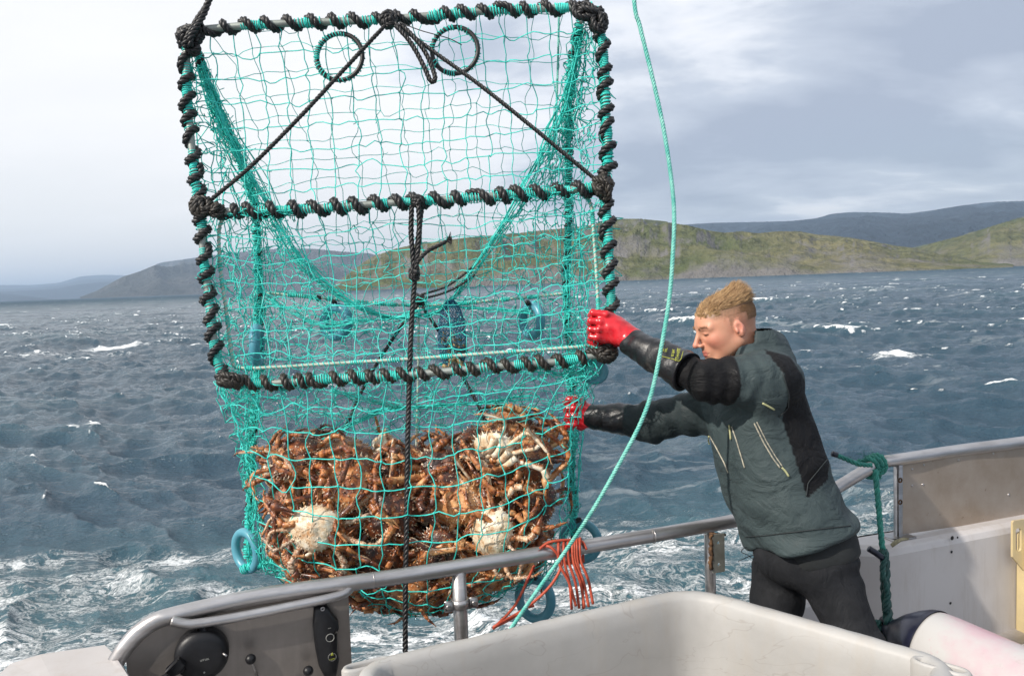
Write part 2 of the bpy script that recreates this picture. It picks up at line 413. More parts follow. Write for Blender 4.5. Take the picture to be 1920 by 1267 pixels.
    st = t.math('MULTIPLY', t.math('SUBTRACT', 1.0, t.math('MULTIPLY', st, 30), True), t.ramp(t.noise(t.mapping(flat, scale=(.05, .14, 1)), 1.0, 3, .5), [(.52, (0, 0, 0)), (.66, (.28, .28, .28))]))
    capn = t.noise(t.mapping(flat, scale=(2.2, 4.5, 1)), 1.2, 7, .78)
    att = t.math('MULTIPLY', att, t.math('SUBTRACT', 1.0, t.math('MULTIPLY', t.math('SUBTRACT', dist, 120.0), .0022, True), True))
    att = t.math('MULTIPLY', att, t.math('MAXIMUM', t.math('SUBTRACT', 1.0, t.math('MULTIPLY', dist, .0010)), .45))
    cap = t.math('MULTIPLY', t.math('ADD', t.math('MULTIPLY', att, 1.9), t.math('MULTIPLY', t.math('SUBTRACT', capn, .55), 7.0)), t.math('MULTIPLY', att, 6, True), True)
    farn = t.noise(t.mapping(flat, scale=(.16, .035, 1)), 1.0, 6, .8)
    farc = t.math('MULTIPLY', t.ramp(farn, [(.60, (0, 0, 0)), (.68, (.75, .75, .75))]), t.math('MULTIPLY', t.math('SUBTRACT', dist, 180.0), .004, True))
    fo = t.math('MAXIMUM', t.math('MAXIMUM', t.math('MAXIMUM', wake, cap), st), farc)
    near = t.math('SUBTRACT', 1.0, t.math('MULTIPLY', dist, .055), True)
    teal = t.math('ADD', t.math('MULTIPLY', band, .55), t.math('MULTIPLY', t.math('MULTIPLY', ha, .10), 1.0, True), True)
    wc = t.mix(t.math('MULTIPLY', teal, .9, True), (.028, .062, .092), (.045, .130, .150))
    colr = t.mix(fo, wc, (.86, .89, .90))
    setin(t, bs, Base_Color=colr, Roughness=t.math('ADD', t.math('MULTIPLY', fo, .5), t.math('ADD', .06, t.math('MULTIPLY', dist, .0010, True)), True), IOR=1.333, Specular_IOR_Level=.5)
    hf = t.math('ADD', hh, t.math('MULTIPLY', fo, .25))
    b = t.node('ShaderNodeBump', ins={'Strength': 1.0, 'Distance': .065, 'Height': hf}); t.l.new(b.outputs[0], bs.inputs['Normal'])
me = mesh_from('sea', V, [Q], material('sea_water', f_sea), True, {'foam': ('F', foam), 'hgt': ('F', hgt)})
tag(obj('sea', me), kind='structure')
del V, Q

# ---------------------------------------------------------------- hills round the fjord
def fbm(x, y, oct=6, seed=0, ridged=False, gain=.5):
    rng = np.random.default_rng(seed); out = 0; a = 1; f = 1
    for o in range(oct):
        N = 256; g = rng.random((N, N)); ang = rng.random()*3
        X = (x*cos(ang)+y*sin(ang))*f; Y = (-x*sin(ang)+y*cos(ang))*f
        i = np.floor(X).astype(int); j = np.floor(Y).astype(int); u = X-i; v = Y-j; u = u*u*(3-2*u); v = v*v*(3-2*v)
        i2 = (i+1) % N; j2 = (j+1) % N; i %= N; j %= N
        n = g[i, j]*(1-u)*(1-v)+g[i2, j]*u*(1-v)+g[i, j2]*(1-u)*v+g[i2, j2]*u*v
        n = 1-abs(2*n-1) if ridged else n
        out = out+a*(n-.5); a *= gain; f *= 2.03
    return out
def azh(px, py):
    """azimuth and tangent of the elevation of a skyline point in the photograph"""
    r = _F+(px-960)/FPX*_R+(633.5-py)/FPX*_U
    return math.atan2(r[0], r[1]), r[2]/math.hypot(r[0], r[1])
def hill(name, skyline, r0, r1, seed, mat, relief, na=700, nt=90, cliff=.0, label=None, ext=0, fs=1.0, back=.5):
    q = sorted([azh(*s) for s in skyline]); az = np.array([k[0] for k in q]); el = np.array([k[1] for k in q])
    a = np.linspace(az[0], az[-1], na); e = np.interp(a, az, el); k = np.ones(9)/9
    e = np.convolve(np.pad(e, 4, 'edge'), k, 'valid')
    f0 = r0 if callable(r0) else (lambda q: np.full_like(q, r0))
    R0 = f0(a); R1 = R0+(r1-0)
    t = np.concatenate([np.linspace(0, 1, nt), np.linspace(1, 1+back, nt//3)[1:]])
    T, Ag = np.meshgrid(t, a, indexing='ij')
    Rr = R0[None]+T*(R1-R0)[None]
    top = e[None]*R1[None]+CAMH*0
    x = Rr*np.sin(Ag); y = Rr*np.cos(Ag)
    L = (r1)*.55/fs
    n = fbm(x/L+7, y/L+3, 7, seed, True, .52); m = fbm(x/(L*.22)+1, y/(L*.22)+5, 6, seed+5, False, .6)
    sh = np.where(T <= 1, (1-(1-np.clip(T, 0, 1))**1.7), 1-(T-1)*1.0)
    # cliffs rise straight from the water
    cl = cliff*(1-np.exp(-np.clip(T, 0, 2)/.025))*(.75+1.1*fbm(x/(L*.3), y/(L*.3), 4, seed+9))
    body = top*(cl+(1-cliff)*sh)
    env = np.clip(T*7, 0, 1)*np.clip(top/ (top.max()*.25), .25, 1)
    H = body+relief*env*(n*1.0+m*.35)*(.35+.65*np.abs(np.clip(1-T, -1, 1)))
    H = H+relief*.10*m*np.clip(T*30, 0, 1)
    # keep every column's skyline at the height the photograph shows
    m_ = (H/Rr).max(0); k_ = np.ones(5)/5; f_ = e/np.maximum(m_, 1e-4); f_ = np.convolve(np.pad(f_, 2, 'edge'), k_, 'valid'); H = H*np.clip(f_, .15, 3)[None]
    H[0] = -3
    V = np.stack([x, y, H], -1).reshape(-1, 3); i = np.arange(len(t)-1)[:, None]; j = np.arange(na-1)[None]
    Q = np.stack([i*na+j, i*na+j+1, (i+1)*na+j+1, (i+1)*na+j], -1).reshape(-1, 4)
    o = obj(name, mesh_from(name, V, [Q], mat, True)); tag(o, label, kind='structure'); return o
def hill_mat(name, green, brown, rock, S, rocky=.0, seed=0.0):
    def f(t, bs, out):
        g = t.node('ShaderNodeNewGeometry'); pos = g.outputs['Position']; nz = t.node('ShaderNodeSeparateXYZ', ins={0: g.outputs['Normal']}).outputs[2]
        pz = t.node('ShaderNodeSeparateXYZ', ins={0: pos}).outputs[2]
        v = t.mapping(pos, scale=(1/S,)*3, loc=(seed, seed, 0))
        a = t.noise(v, 3, 7, .6); b = t.noise(v, 17, 6, .65); c = t.noise(v, 60, 5, .6)
        veg = t.mix(t.ramp(a, [(.40, (0, 0, 0)), (.60, (1, 1, 1))]), green, brown)
        veg = t.mix(t.ramp(c, [(.38, (.6, .6, .6)), (.6, (0, 0, 0))]), veg, tuple(x*.5 for x in green))
        rk = t.mix(t.noise(t.mapping(v, scale=(1, 1, 3.5)), 26, 6, .65), tuple(x*.38 for x in rock), rock)
        k = t.math('ADD', t.math('MULTIPLY', t.math('SUBTRACT', .80+rocky, nz), 5.5), t.math('MULTIPLY', t.math('SUBTRACT', b, .5), 3.6))
        k = t.math('ADD', k, t.math('ADD', t.math('SUBTRACT', .95, t.math('MULTIPLY', pz, 22/S)), t.math('MULTIPLY', t.math('SUBTRACT', a, .5), 3.5), True), True)
        # wind and wet line near the water
        setin(t, bs, Base_Color=t.mix(k, veg, rk), Roughness=.95, Specular_IOR_Level=.15)
        b2 = t.node('ShaderNodeBump', ins={'Strength': 1.0, 'Distance': S*.022, 'Height': t.math('ADD', b, t.math('MULTIPLY', c, .4))}); t.l.new(b2.outputs[0], bs.inputs['Normal'])
    return material(name, f)
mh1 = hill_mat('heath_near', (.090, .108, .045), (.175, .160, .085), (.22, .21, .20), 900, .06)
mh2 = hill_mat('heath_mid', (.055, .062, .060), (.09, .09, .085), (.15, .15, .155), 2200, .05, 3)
mh3 = hill_mat('heath_far_haze_tinted', (.020, .034, .050), (.030, .045, .062), (.05, .065, .085), 6000, .0, 7)  # blue of distant air tinted into these colours, on top of the haze volume
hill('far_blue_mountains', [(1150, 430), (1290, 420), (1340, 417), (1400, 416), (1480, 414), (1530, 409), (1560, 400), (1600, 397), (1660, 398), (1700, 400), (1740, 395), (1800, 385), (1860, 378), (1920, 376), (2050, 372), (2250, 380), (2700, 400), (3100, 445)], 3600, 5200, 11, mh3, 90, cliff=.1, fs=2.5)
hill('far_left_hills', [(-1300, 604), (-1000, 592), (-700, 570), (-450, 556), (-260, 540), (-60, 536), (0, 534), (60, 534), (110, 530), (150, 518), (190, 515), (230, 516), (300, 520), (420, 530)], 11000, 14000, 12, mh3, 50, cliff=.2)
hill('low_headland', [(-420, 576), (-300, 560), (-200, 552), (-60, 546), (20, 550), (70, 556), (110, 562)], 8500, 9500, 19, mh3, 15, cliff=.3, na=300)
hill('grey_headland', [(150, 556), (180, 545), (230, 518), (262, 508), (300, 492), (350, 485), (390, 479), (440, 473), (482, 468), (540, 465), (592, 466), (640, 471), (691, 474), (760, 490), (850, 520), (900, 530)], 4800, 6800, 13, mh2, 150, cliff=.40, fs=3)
hill('green_heath_hill', [(590, 552), (620, 538), (645, 516), (670, 497), (700, 478), (740, 464), (792, 452), (872, 442), (907, 439), (1000, 431), (1105, 420), (1140, 411), (1165, 408), (1200, 408), (1250, 413), (1290, 419), (1330, 429), (1360, 433), (1390, 430), (1420, 434), (1460, 430), (1500, 431), (1530, 437), (1570, 440), (1620, 447), (1680, 458), (1720, 463), (1800, 478), (1900, 492)], 950, 1700, 14, mh1, 46, cliff=.30, na=1300, nt=190, fs=3.2)
hill('right_heath_hill', [(1640, 488), (1700, 466), (1760, 450), (1800, 440), (1840, 428), (1880, 415), (1920, 404), (2000, 394), (2150, 380), (2400, 370), (2800, 385), (3200, 425)], 1500, 2300, 15, mh1, 46, cliff=.22, na=800, nt=130, fs=3.2)
# the air of the fjord
def f_haze(t, bs, out):
    t.n.remove(bs)
    v = t.node('ShaderNodeVolumePrincipled', ins={'Color': (.58, .76, 1, 1), 'Density': 8.5e-5, 'Anisotropy': .2}); t.l.new(v.outputs[0], out.inputs['Volume'])
hz = MB().box((0, 0, 268), 30000, 30000, 274)
ho = hz.build('haze', material('fjord_air', f_haze), smooth=False); tag(ho, kind='stuff')

# ---------------------------------------------------------------- the boat
RZ = 1.95; DECK = 1.0
_a = PZ(510, 1113, RZ); _b = PZ(1135, 1018, RZ)
def vplane(a, b):
    d = nrm(np.array([b[0]-a[0], b[1]-a[1], 0])); n = np.array([d[1], -d[0], 0])     # n points to the camera
    if np.dot(n, CAM-a) < 0: n = -n
    return a, d, n
PL1 = vplane(_a, _b); PL2 = vplane(PZ(1687, 861, 2.08), PZ(1920, 828, 2.08))
def PV(pl, px, py, off=0.0):
    a, d, n = pl; r = _F+(px-960)/FPX*_R+(633.5-py)/FPX*_U
    return CAM+r*(np.dot(a+n*off-CAM, n)/np.dot(r, n))

def f_steel(t, bs, o):
    v = objc(t); n = t.noise(t.mapping(v, scale=(1, 1, 6)), 6, 6, .65); s = t.noise(v, 60, 4, .7)
    setin(t, bs, Base_Color=t.ramp(n, [(.3, (.36, .34, .33)), (.7, (.58, .565, .56))]), Metallic=.9, Roughness=t.math('ADD', .22, t.math('MULTIPLY', s, .28)))
    bump(t, bs, s, .15, .002)
steel = material('stainless_tube', f_steel)
def f_plate(t, bs, o):
    v = objc(t); n = t.noise(v, 3.2, 6, .65); s = t.noise(v, 240, 3, .8); st = t.noise(t.mapping(v, scale=(1, 1, .12)), 35, 4, .6)
    c = t.mix(t.math('MULTIPLY', t.ramp(n, [(.42, (0, 0, 0)), (.66, (1, 1, 1))]), .6), (.26, .235, .215), (.15, .13, .115))
    c = t.mix(t.math('MULTIPLY', t.ramp(st, [(.5, (0, 0, 0)), (.75, (1, 1, 1))]), .35), c, (.32, .29, .265))
    setin(t, bs, Base_Color=c, Metallic=.75, Roughness=t.math('ADD', .34, t.math('MULTIPLY', s, .18)))
    bump(t, bs, t.math('ADD', s, n), .12, .002)
plate = material('dull_stainless_sheet', f_plate)
def f_plate2(t, bs, o):
    v = objc(t); n = t.noise(v, 3.0, 6, .65); s = t.noise(v, 200, 3, .8)
    z = t.node('ShaderNodeSeparateXYZ', ins={0: v}).outputs[0]
    c = t.ramp(n, [(.30, (.30, .235, .175)), (.5, (.40, .33, .27)), (.7, (.47, .41, .36))])
    sp = t.noise(v, 26, 3, .8); c = t.mix(t.ramp(sp, [(.67, (0, 0, 0)), (.75, (.7, .7, .7))]), c, (.16, .10, .06))
    setin(t, bs, Base_Color=c, Metallic=.6, Roughness=t.math('ADD', .36, t.math('MULTIPLY', s, .2)))
    bump(t, bs, n, .1, .003)
plate2 = material('stained_stainless_panel', f_plate2)
def f_gel(t, bs, o):
    v = objc(t); n = t.noise(v, 2.2, 6, .6); d = t.noise(v, 22, 6, .75); sc = t.noise(t.mapping(v, scale=(1, 1, .12)), 16, 6, .75)
    c = t.ramp(n, [(.3, (.42, .39, .375)), (.65, (.53, .505, .495))])
    c = t.mix(t.ramp(d, [(.69, (0, 0, 0)), (.80, (.6, .6, .6))]), c, (.22, .17, .12))
    c = t.mix(t.math('MULTIPLY', t.ramp(sc, [(.50, (0, 0, 0)), (.72, (1, 1, 1))]), .42), c, (.34, .285, .23))
    setin(t, bs, Base_Color=c, Roughness=.42); bump(t, bs, d, .06, .003)
gel = material('white_gelcoat', f_gel)
black = simple('black_plastic', (.012, .012, .014), .42, var=.3, scale=40, spec=.4)
rust = simple('rusty_weld', (.17, .085, .035), .85, var=.6, scale=70, c2=(.035, .02, .012), bs_=.6)
white_print = simple('pale_print', (.30, .30, .28), .5, bs_=0)
yellow_print = simple('yellow_print', (.36, .38, .05), .5, bs_=0)

boat = based(thing('fishing_boat', 'white fibreglass fishing boat with a stainless steel rail along its side', 'boat'), A(.6, 1.6, 0))
a1, d1, n1v = PL1; a2, d2, n2v = PL2
# hull side, low bulwark in the hauling gap, decks
def wall(pl, p0, p1, ztop, zbot, thick, name, mat, cap=.0, off=0.0):
    a, d, n = pl; s0 = np.dot(p0-a, d); s1 = np.dot(p1-a, d)
    b0 = a+d*s0; b1 = a+d*s1; c = (b0+b1)/2; c = c+n*off; c[2] = (ztop+zbot)/2
    m = MB().box(c, abs(s1-s0)/2, thick/2, (ztop-zbot)/2, (d, np.cross([0, 0, 1.0], d), [0, 0, 1]), .018)
    return m.build(name, mat, boat)
wall(PL1, PV(PL1, -500, 1300), PV(PL1, 1560, 1000), 1.66, -.6, .10, 'low_bulwark', gel)
dk = MB(); dk.box(A(.9, .4, DECK-.05), 3.6, 2.0, .05); dk.build('deck', simple('deck_grip', (.40, .40, .41), .8, var=.3, scale=30, bs_=.4), boat, smooth=False)
# high bulwark on the right, with its rounded end
e0 = PV(PL2, 1655, 1021, .06); 
def f_bul():
    m = MB(); zt = 1.80; a, d, n = PL2
    s0 = np.dot(e0-a, d); pts = []
    # plan outline of the wall (inner face towards the camera), with a chamfered end that runs outboard to the left
    inn = [a+d*s+n*.07 for s in (s0, s0+.7, 3.6)]; out_ = [a+d*s-n*.10 for s in (3.6, s0-.25, s0-.30)]
    endp = a+d*(s0-.115)-n*.02
    ring = inn+out_+[endp]; ring = [np.array([q[0], q[1], 0]) for q in ring]
    R_ = np.array(ring); cen = R_.mean(0)
    # round the top edge with three inset loops
    def loop(ins, z):
        o = []
        k = len(R_)
        for i in range(k):
            p, q, r = R_[i-1], R_[i], R_[(i+1) % k]
            t1 = nrm(q-p); t2 = nrm(r-q); nn = nrm(np.array([-(t1+t2)[1], (t1+t2)[0], 0])); cosh = max(.5, np.dot(nn, np.array([-t1[1], t1[0], 0])))
            o.append(q+nn*ins/cosh+np.array([0, 0, z]))
        return o
    area = sum(R_[i-1][0]*R_[i][1]-R_[i][0]*R_[i-1][1] for i in range(len(R_))); sg = 1 if area > 0 else -1
    loops = [loop(0, -.6), loop(0, zt-.03), loop(sg*.009, zt-.009), loop(sg*.03, zt)]
    k = len(R_); V = np.concatenate(loops); Q = []
    for l in range(3):
        for i in range(k): Q.append([l*k+i, l*k+(i+1) % k, (l+1)*k+(i+1) % k, (l+1)*k+i])
    m.add(V, Q); top = np.array(loops[-1]); m.add(np.concatenate([top, [top.mean(0)]]), None, [[i, (i+1) % k, k] for i in range(k)])
    return m.build('high_bulwark', gel, boat, smooth=False)
bul = f_bul()
md = bul.modifiers.new('bevel', 'BEVEL'); md.width = .012; md.segments = 3; md.limit_method = 'ANGLE'; md.angle_limit = radians(25)
# chips and drill holes in the gelcoat
for (px, py, r) in ((1785, 1008, .008), (1784, 1034, .005), (1782, 1130, .005), (1795, 1007, .004)):
    c = PV(PL2, px, py, .071); m = MB().lathe(c, n2v, [(-.002, 0), (.0, r*.9), (.0012, r), (.002, r*.6), (.0008, 0)], 9); m.build('screw_hole', black, boat)
m = MB(); c = PV(PL2, 1690, 1016, .0735)
m.prism([c+d2*u+np.array([0, 0, v]) for u, v in ((-.05, .0), (-.03, .012), (.01, .016), (.035, .010), (.03, .004), (.005, .006), (-.02, -.004), (-.04, -.012))], .0015, n2v)
m.build('gelcoat_chip', simple('chipped_filler', (.36, .32, .20), .8, var=.5, scale=90), boat)
# ledge at the foot of the high bulwark
m = MB(); c = PV(PL2, 1860, 1195, .12); c[2] = 1.36
m.box(c, 1.2, .06, .045, (d2, n2v, [0, 0, 1]), .012); m.build('ledge', gel, boat)
m = MB(); c = PV(PL2, 1890, 1215, .16); c[2] = 1.24
m.box(c, 1.2, .05, .03, (d2, n2v, [0, 0, 1]), .006); m.build('rubbing_strip', simple('dull_grey_strip', (.20, .17, .14), .7), boat)
# guard rail, one bent tube
def r1(px, py): return PV(PL1, px, py)
q = [r1(205, 1262), r1(226, 1226), r1(243, 1203), r1(262, 1183), r1(293, 1163), r1(328, 1152), r1(400, 1135), PZ(510, 1113, RZ), PZ(740, 1081, RZ), PZ(898, 1056, RZ), PZ(1135, 1018, RZ), PZ(1300, 990, RZ), PZ(1395, 972, RZ), PZ(1480, 952, 1.955), PZ(1540, 930, 1.975), PZ(1584, 905, 2.01), PZ(1622, 882, 2.05), PZ(1651, 867, 2.072), PZ(1687, 861, 2.08), PZ(1798, 844, 2.08), PZ(1920, 828, 2.08), PZ(2100, 802, 2.08)]
rail_path = bez(q, 160)
rail = MB().tube(rail_path, .0215, 20).build('guard_rail', steel, boat)
for px in (700, 1224): # welded seams round the tube
    c = PZ(px, 1087-(px-700)*.1565, RZ); MB().torus(c, d1, .0212, .0015, 20, 6).build('weld_seam', steel, rail)
grab = MB().tube(bez([PV(PL1, 322, 1163, .030), PV(PL1, 345, 1168, .034), PV(PL1, 370, 1168, .036), PV(PL1, 450, 1155, .036), PV(PL1, 560, 1133, .036), PV(PL1, 620, 1120, .036), PV(PL1, 645, 1112, .03), PV(PL1, 658, 1100, .014)], 50), .0125, 12).build('grab_bar', steel, boat)
# posts
def post(px, ptop, zb, w=.021):
    t_ = PZ(px, ptop, RZ-.01); b_ = t_.copy(); b_[2] = zb
    return MB().tube([t_, (t_+b_)/2, b_], w, 18).build('rail_post', steel, boat), t_
p1_, t1_ = post(860, 1068, 1.64, .0205)
c = t1_.copy(); c[2] = PV(PL1, 860, 1128, 0)[2]
m = MB(); m.lathe(c-A(0, 0, .013), (0, 0, 1), [(0, .021), (0, .0265), (.026, .0265), (.026, .021)], 20)
for s in (-1, 1): m.box(c+d1*s*.036+n1v*.012, .014, .004, .016, (d1, n1v, [0, 0, 1]), .003)
cl = m.build('pipe_clamp', steel, p1_)
for s in (-1, 1):
    cc_ = c+d1*s*.038+n1v*.016; MB().lathe(cc_, n1v, [(0, 0.008), (.004, .008), (.005, .005), (.0035, .0)], 6).build('clamp_bolt', steel, p1_)
p2_, t2_ = post(1330, 985, 1.64, .0175)
m = MB(); c = PV(PL1, 1346, 1036, .018)
hw = .019; hh = .064
def plate_with_holes(mb, c, ux, uz, n, hw, hh, th, holes):
    """rectangular sheet with round holes, real openings"""
    cols = []
    zs = sorted([-hh, hh]+[z+s*r*1.6 for z, r in holes for s in (-1, 1)])
    for i in range(len(zs)-1):
        z0, z1 = zs[i], zs[i+1]; hole = [h for h in holes if abs((z0+z1)/2-h[0]) < 1e-6+abs(z1-z0)*.01]
        for side in (0, 1):
            o = n*(th if side else 0)
            if not hole:
                Vq = [c+ux*x+uz*z+o for x, z in ((-hw, z0), (hw, z0), (hw, z1), (-hw, z1))]; mb.add(Vq, [[0, 1, 2, 3]])
            else:
                zc, r = hole[0]; k = 24; th_ = np.arange(k)/k*2*pi+pi/4; inner = [c+ux*r*cos(a)+uz*(zc+r*sin(a))+o for a in th_]
                outer = []
                for a in th_:
                    s_ = 1/max(abs(cos(a))/hw, abs(sin(a))/((z1-z0)/2)); outer.append(c+ux*s_*cos(a)+uz*(zc+s_*sin(a))+o)
                mb.add(np.array(inner+outer), [[j, (j+1) % k, k+(j+1) % k, k+j] for j in range(k)])
                if side: mb.add(np.array([p-n*th for p in inner]+inner), [[j, (j+1) % k, k+(j+1) % k, k+j] for j in range(k)])
    for (x0, z0, x1, z1) in ((-hw, -hh, hw, -hh), (hw, -hh, hw, hh), (hw, hh, -hw, hh), (-hw, hh, -hw, -hh)):
        mb.add([c+ux*x0+uz*z0, c+ux*x1+uz*z1, c+ux*x1+uz*z1+n*th, c+ux*x0+uz*z0+n*th], [[0, 1, 2, 3]])
plate_with_holes(m, c, d1, A(0, 0, 1), n1v, .022, .062, .005, [(-.036, .005), (.034, .005)])
bk = m.build('bracket_plate', simple('zinc_bracket', (.34, .34, .30), .45, .55, var=.3, scale=25), p2_, smooth=False)
m = MB()
rngw = random.Random(2)
wl = [PV(PL1, 1333+rngw.uniform(-1.5, 1.5), 1001+i*2.6, .019) for i in range(26)]
m.tube(wl, [.004+rngw.random()*.004 for _ in wl], 6); m.tube([PV(PL1, 1330, 1000, .01), PV(PL1, 1342, 1001, .014), PV(PL1, 1360, 1002, .01)], .0045, 6)
m.build('weld_bead', rust, p2_)
post2 = MB(); tp = PV(PL2, 1684, 866); b_ = PV(PL2, 1684, 1000); b_[2] = 1.79
post2.box((tp+b_)/2, .013, .012, (tp[2]-b_[2])/2, (d2, n2v, [0, 0, 1]), .004); pp = post2.build('rail_post', steel, boat)
MB().box(np.array([b_[0], b_[1], 1.803]), .05, .035, .004, (d2, n2v, [0, 0, 1]), .002).build('post_foot', steel, pp)
MB().tube([PV(PL2, 1690, 872+i*6.5, .006) for i in range(20)], [.002+.0012*rngw.random() for _ in range(20)], 6).build('weld_bead', rust, pp)
for py in (900, 941): MB().torus(PV(PL2, 1688, py, .016), n2v, .007, .0028, 14, 6).build('hinge_bolt', rust, pp)
# sheet panel under the right rail
def sheet(pl, pix, th, off, name, mat, parent=boat):
    m = MB(); pts = [PV(pl, x, y, off) for x, y in pix]; m.prism(pts, th, pl[2]); return m.build(name, mat, parent, smooth=False)
def fansheet(pl, top, ybot, th, off, name, mat):
    m = MB(); t = np.array([PV(pl, x, y, off) for x, y in top]); b = t.copy(); b[:, 2] = PV(pl, top[0][0], ybot, off)[2] if ybot > 3 else ybot
    k = len(t); V = np.concatenate([t, b, t+pl[2]*th, b+pl[2]*th]); Q = []
    for i in range(k-1): Q += [[i, i+1, k+i+1, k+i], [2*k+i, 3*k+i, 3*k+i+1, 2*k+i+1], [i, 2*k+i, 2*k+i+1, i+1]]
    Q += [[0, k, 3*k, 2*k], [k-1, 3*k-1, 4*k-1, 2*k-1]]
    m.add(V, Q); return m.build(name, mat, boat, smooth=False)
pr = sheet(PL2, [(1690, 870), (1800, 853), (2100, 810), (2100, 942), (1920, 967), (1690, 1001)], .004, -.004, 'sheet_panel', plate2)
for px, py in ((1732, 871), (1710, 879), (1797, 862), (1862, 850), (1710, 910), (1730, 908), (1891, 927)):
    MB().lathe(PV(PL2, px, py, 0), n2v, [(0, .0045), (.002, .0045), (.003, .0)], 10).build('rivet', steel, pr)
for i in range(7):
    px = 1695+i*38; c = PV(PL2, px, 867-(px-1690)*.148, .001); MB().box(c, .012, .004, .003, (d2, n2v, [0, 0, 1]), .001).build('tack_weld', steel, pr)
# control panel under the left rail
fs = fansheet(PL1, [(236, 1222), (252, 1203), (276, 1183), (300, 1168), (330, 1158), (420, 1140), (540, 1117), (640, 1101), (652, 1100)], 1.35, .004, -.002, 'control_panel', plate)
def disc(c, prof, name, mat, parent, n=28, axis=None): return MB().lathe(c, n1v if axis is None else axis, prof, n).build(name, mat, parent)
# round black handset unit with its bracket
uc = PV(PL1, 379, 1219, .002)
ru = disc(uc, [(0, .0), (0, .066), (.03, .066), (.042, .060), (.047, .045), (.048, 0)], 'round_reel', black, fs, 40)
MB().box(PV(PL1, 379, 1174, .02), .011, .016, .02, (d1, n1v, [0, 0, 1]), .004).build('reel_bracket', black, fs)
MB().tube([PV(PL1, 418, 1224, .048), PV(PL1, 425, 1229, .055)], .0028, 8).build('reel_screw', steel, fs)
ax_ = nrm(PV(PL1, 340, 1240, .06)-PV(PL1, 318, 1262, .06)); 
MB().box(PV(PL1, 329, 1250, .055), .022, .013, .013, (ax_, np.cross(n1v, ax_), n1v), .003).build('handle_grip', black, fs)
MB().tube([PV(PL1, 345, 1250, .05), PV(PL1, 300, 1275, .055), PV(PL1, 270, 1290, .055)], .009, 10).build('handle_arm', black, fs)
def text(s, c, ux, uz, size, mat, parent, name='printed_word', n=None):
    """print too small to read in the photograph: a row of little letter-sized strokes"""
    m = MB(); nn = np.cross(ux, uz); rg_ = random.Random(s); k_ = len(s); stp = size*.62
    for i_ in range(k_):
        cc = c+ux*(i_-(k_-1)/2)*stp; v_ = rg_.choice((0, 1, 2)); h_ = size*.36; w_ = size*.07
        m.box(cc-ux*size*.17, w_, h_, .0003, (ux, uz, nn)); m.box(cc+ux*size*.03+uz*h_*(.86, 0, -.86)[v_], size*.2, w_, .00031, (ux, uz, nn))
        if rg_.random() < .6: m.box(cc+ux*size*.2, w_, h_*.95, .00032, (ux, uz, nn))
    return m.build(name, mat, parent, smooth=False)

ux = nrm(PV(PL1, 393, 1232, 0)-PV(PL1, 373, 1237, 0)); uzz = np.cross(n1v, ux)
text('aaaaaa', PV(PL1, 384, 1236, .0505), ux, uzz, .006, white_print, fs)
MB().lathe(PV(PL1, 383, 1260, .05), n1v, [(0, .0024), (.0006, .0024), (.0008, 0)], 10).build('indicator_dot', white_print, fs)
# two ball-topped switches
for px, py, qx, qy in ((470, 1235, 484, 1272), (578, 1257, 584, 1290)):
    c = PV(PL1, px, py, .05); MB().tube([PV(PL1, qx, qy, .0), (c+PV(PL1, qx, qy, .0))/2, c], .0028, 8).build('lever_rod', steel, fs)
    MB().lathe(c, A(0, 0, 1), [(.0135*math.sin(a), .0135*math.cos(a)) for a in np.linspace(-pi/2, pi/2, 10)], 16).build('ball_knob', black, fs)
# black lever housing with ring and yellow triangle badge
hp = [(588, 1134), (600, 1130), (612, 1131), (622, 1146), (632, 1158), (634, 1170), (630, 1171), (631, 1200), (630, 1216), (634, 1228), (632, 1242), (628, 1262), (608, 1264), (596, 1240), (590, 1210), (586, 1170)]
m = MB(); pts = np.array([PV(PL1, x, y, .002) for x, y in hp]); cen = pts.mean(0); k = len(pts)
L_ = [pts, pts+n1v*.022, cen+(pts-cen)*.93+n1v*.029, cen+(pts-cen)*.80+n1v*.032]; V = np.concatenate(L_+[[cen+n1v*.032]])
Q = [[l*k+i, l*k+(i+1) % k, (l+1)*k+(i+1) % k, (l+1)*k+i] for l in range(3) for i in range(k)]
m.add(V, Q, [[3*k+i, 3*k+(i+1) % k, 4*k] for i in range(k)]); lv = m.build('switch_housing', black, fs)
for (px, py, R_, r_, mt_, nm) in ((605, 1141, .0042, .0018, steel, 'housing_screw'), (619, 1195, .0105, .0011, white_print, 'key_ring'), (623, 1231, .0105, .0006, white_print, 'badge_ring')):
    MB().torus(PV(PL1, px, py, .034), n1v, R_, r_, 28, 8).build(nm, mt_, fs)
c = PV(PL1, 623, 1226, .0345); MB().prism([c+d1*-.0045+A(0, 0, -.003), c+d1*.0045+A(0, 0, -.003), c+A(0, 0, .006)], .0006, n1v).build('yellow_triangle', yellow_print, fs)
text('bbbbb', PV(PL1, 623, 1235, .035), ux, uzz, .0048, yellow_print, fs)
text('cccc', PV(PL1, 618, 1177, .035), ux, uzz, .0035, white_print, fs)
MB().tube([PV(PL1, 616, 1262, .02), PV(PL1, 617, 1300, .02)], .008, 10).build('cable_gland', steel, fs)
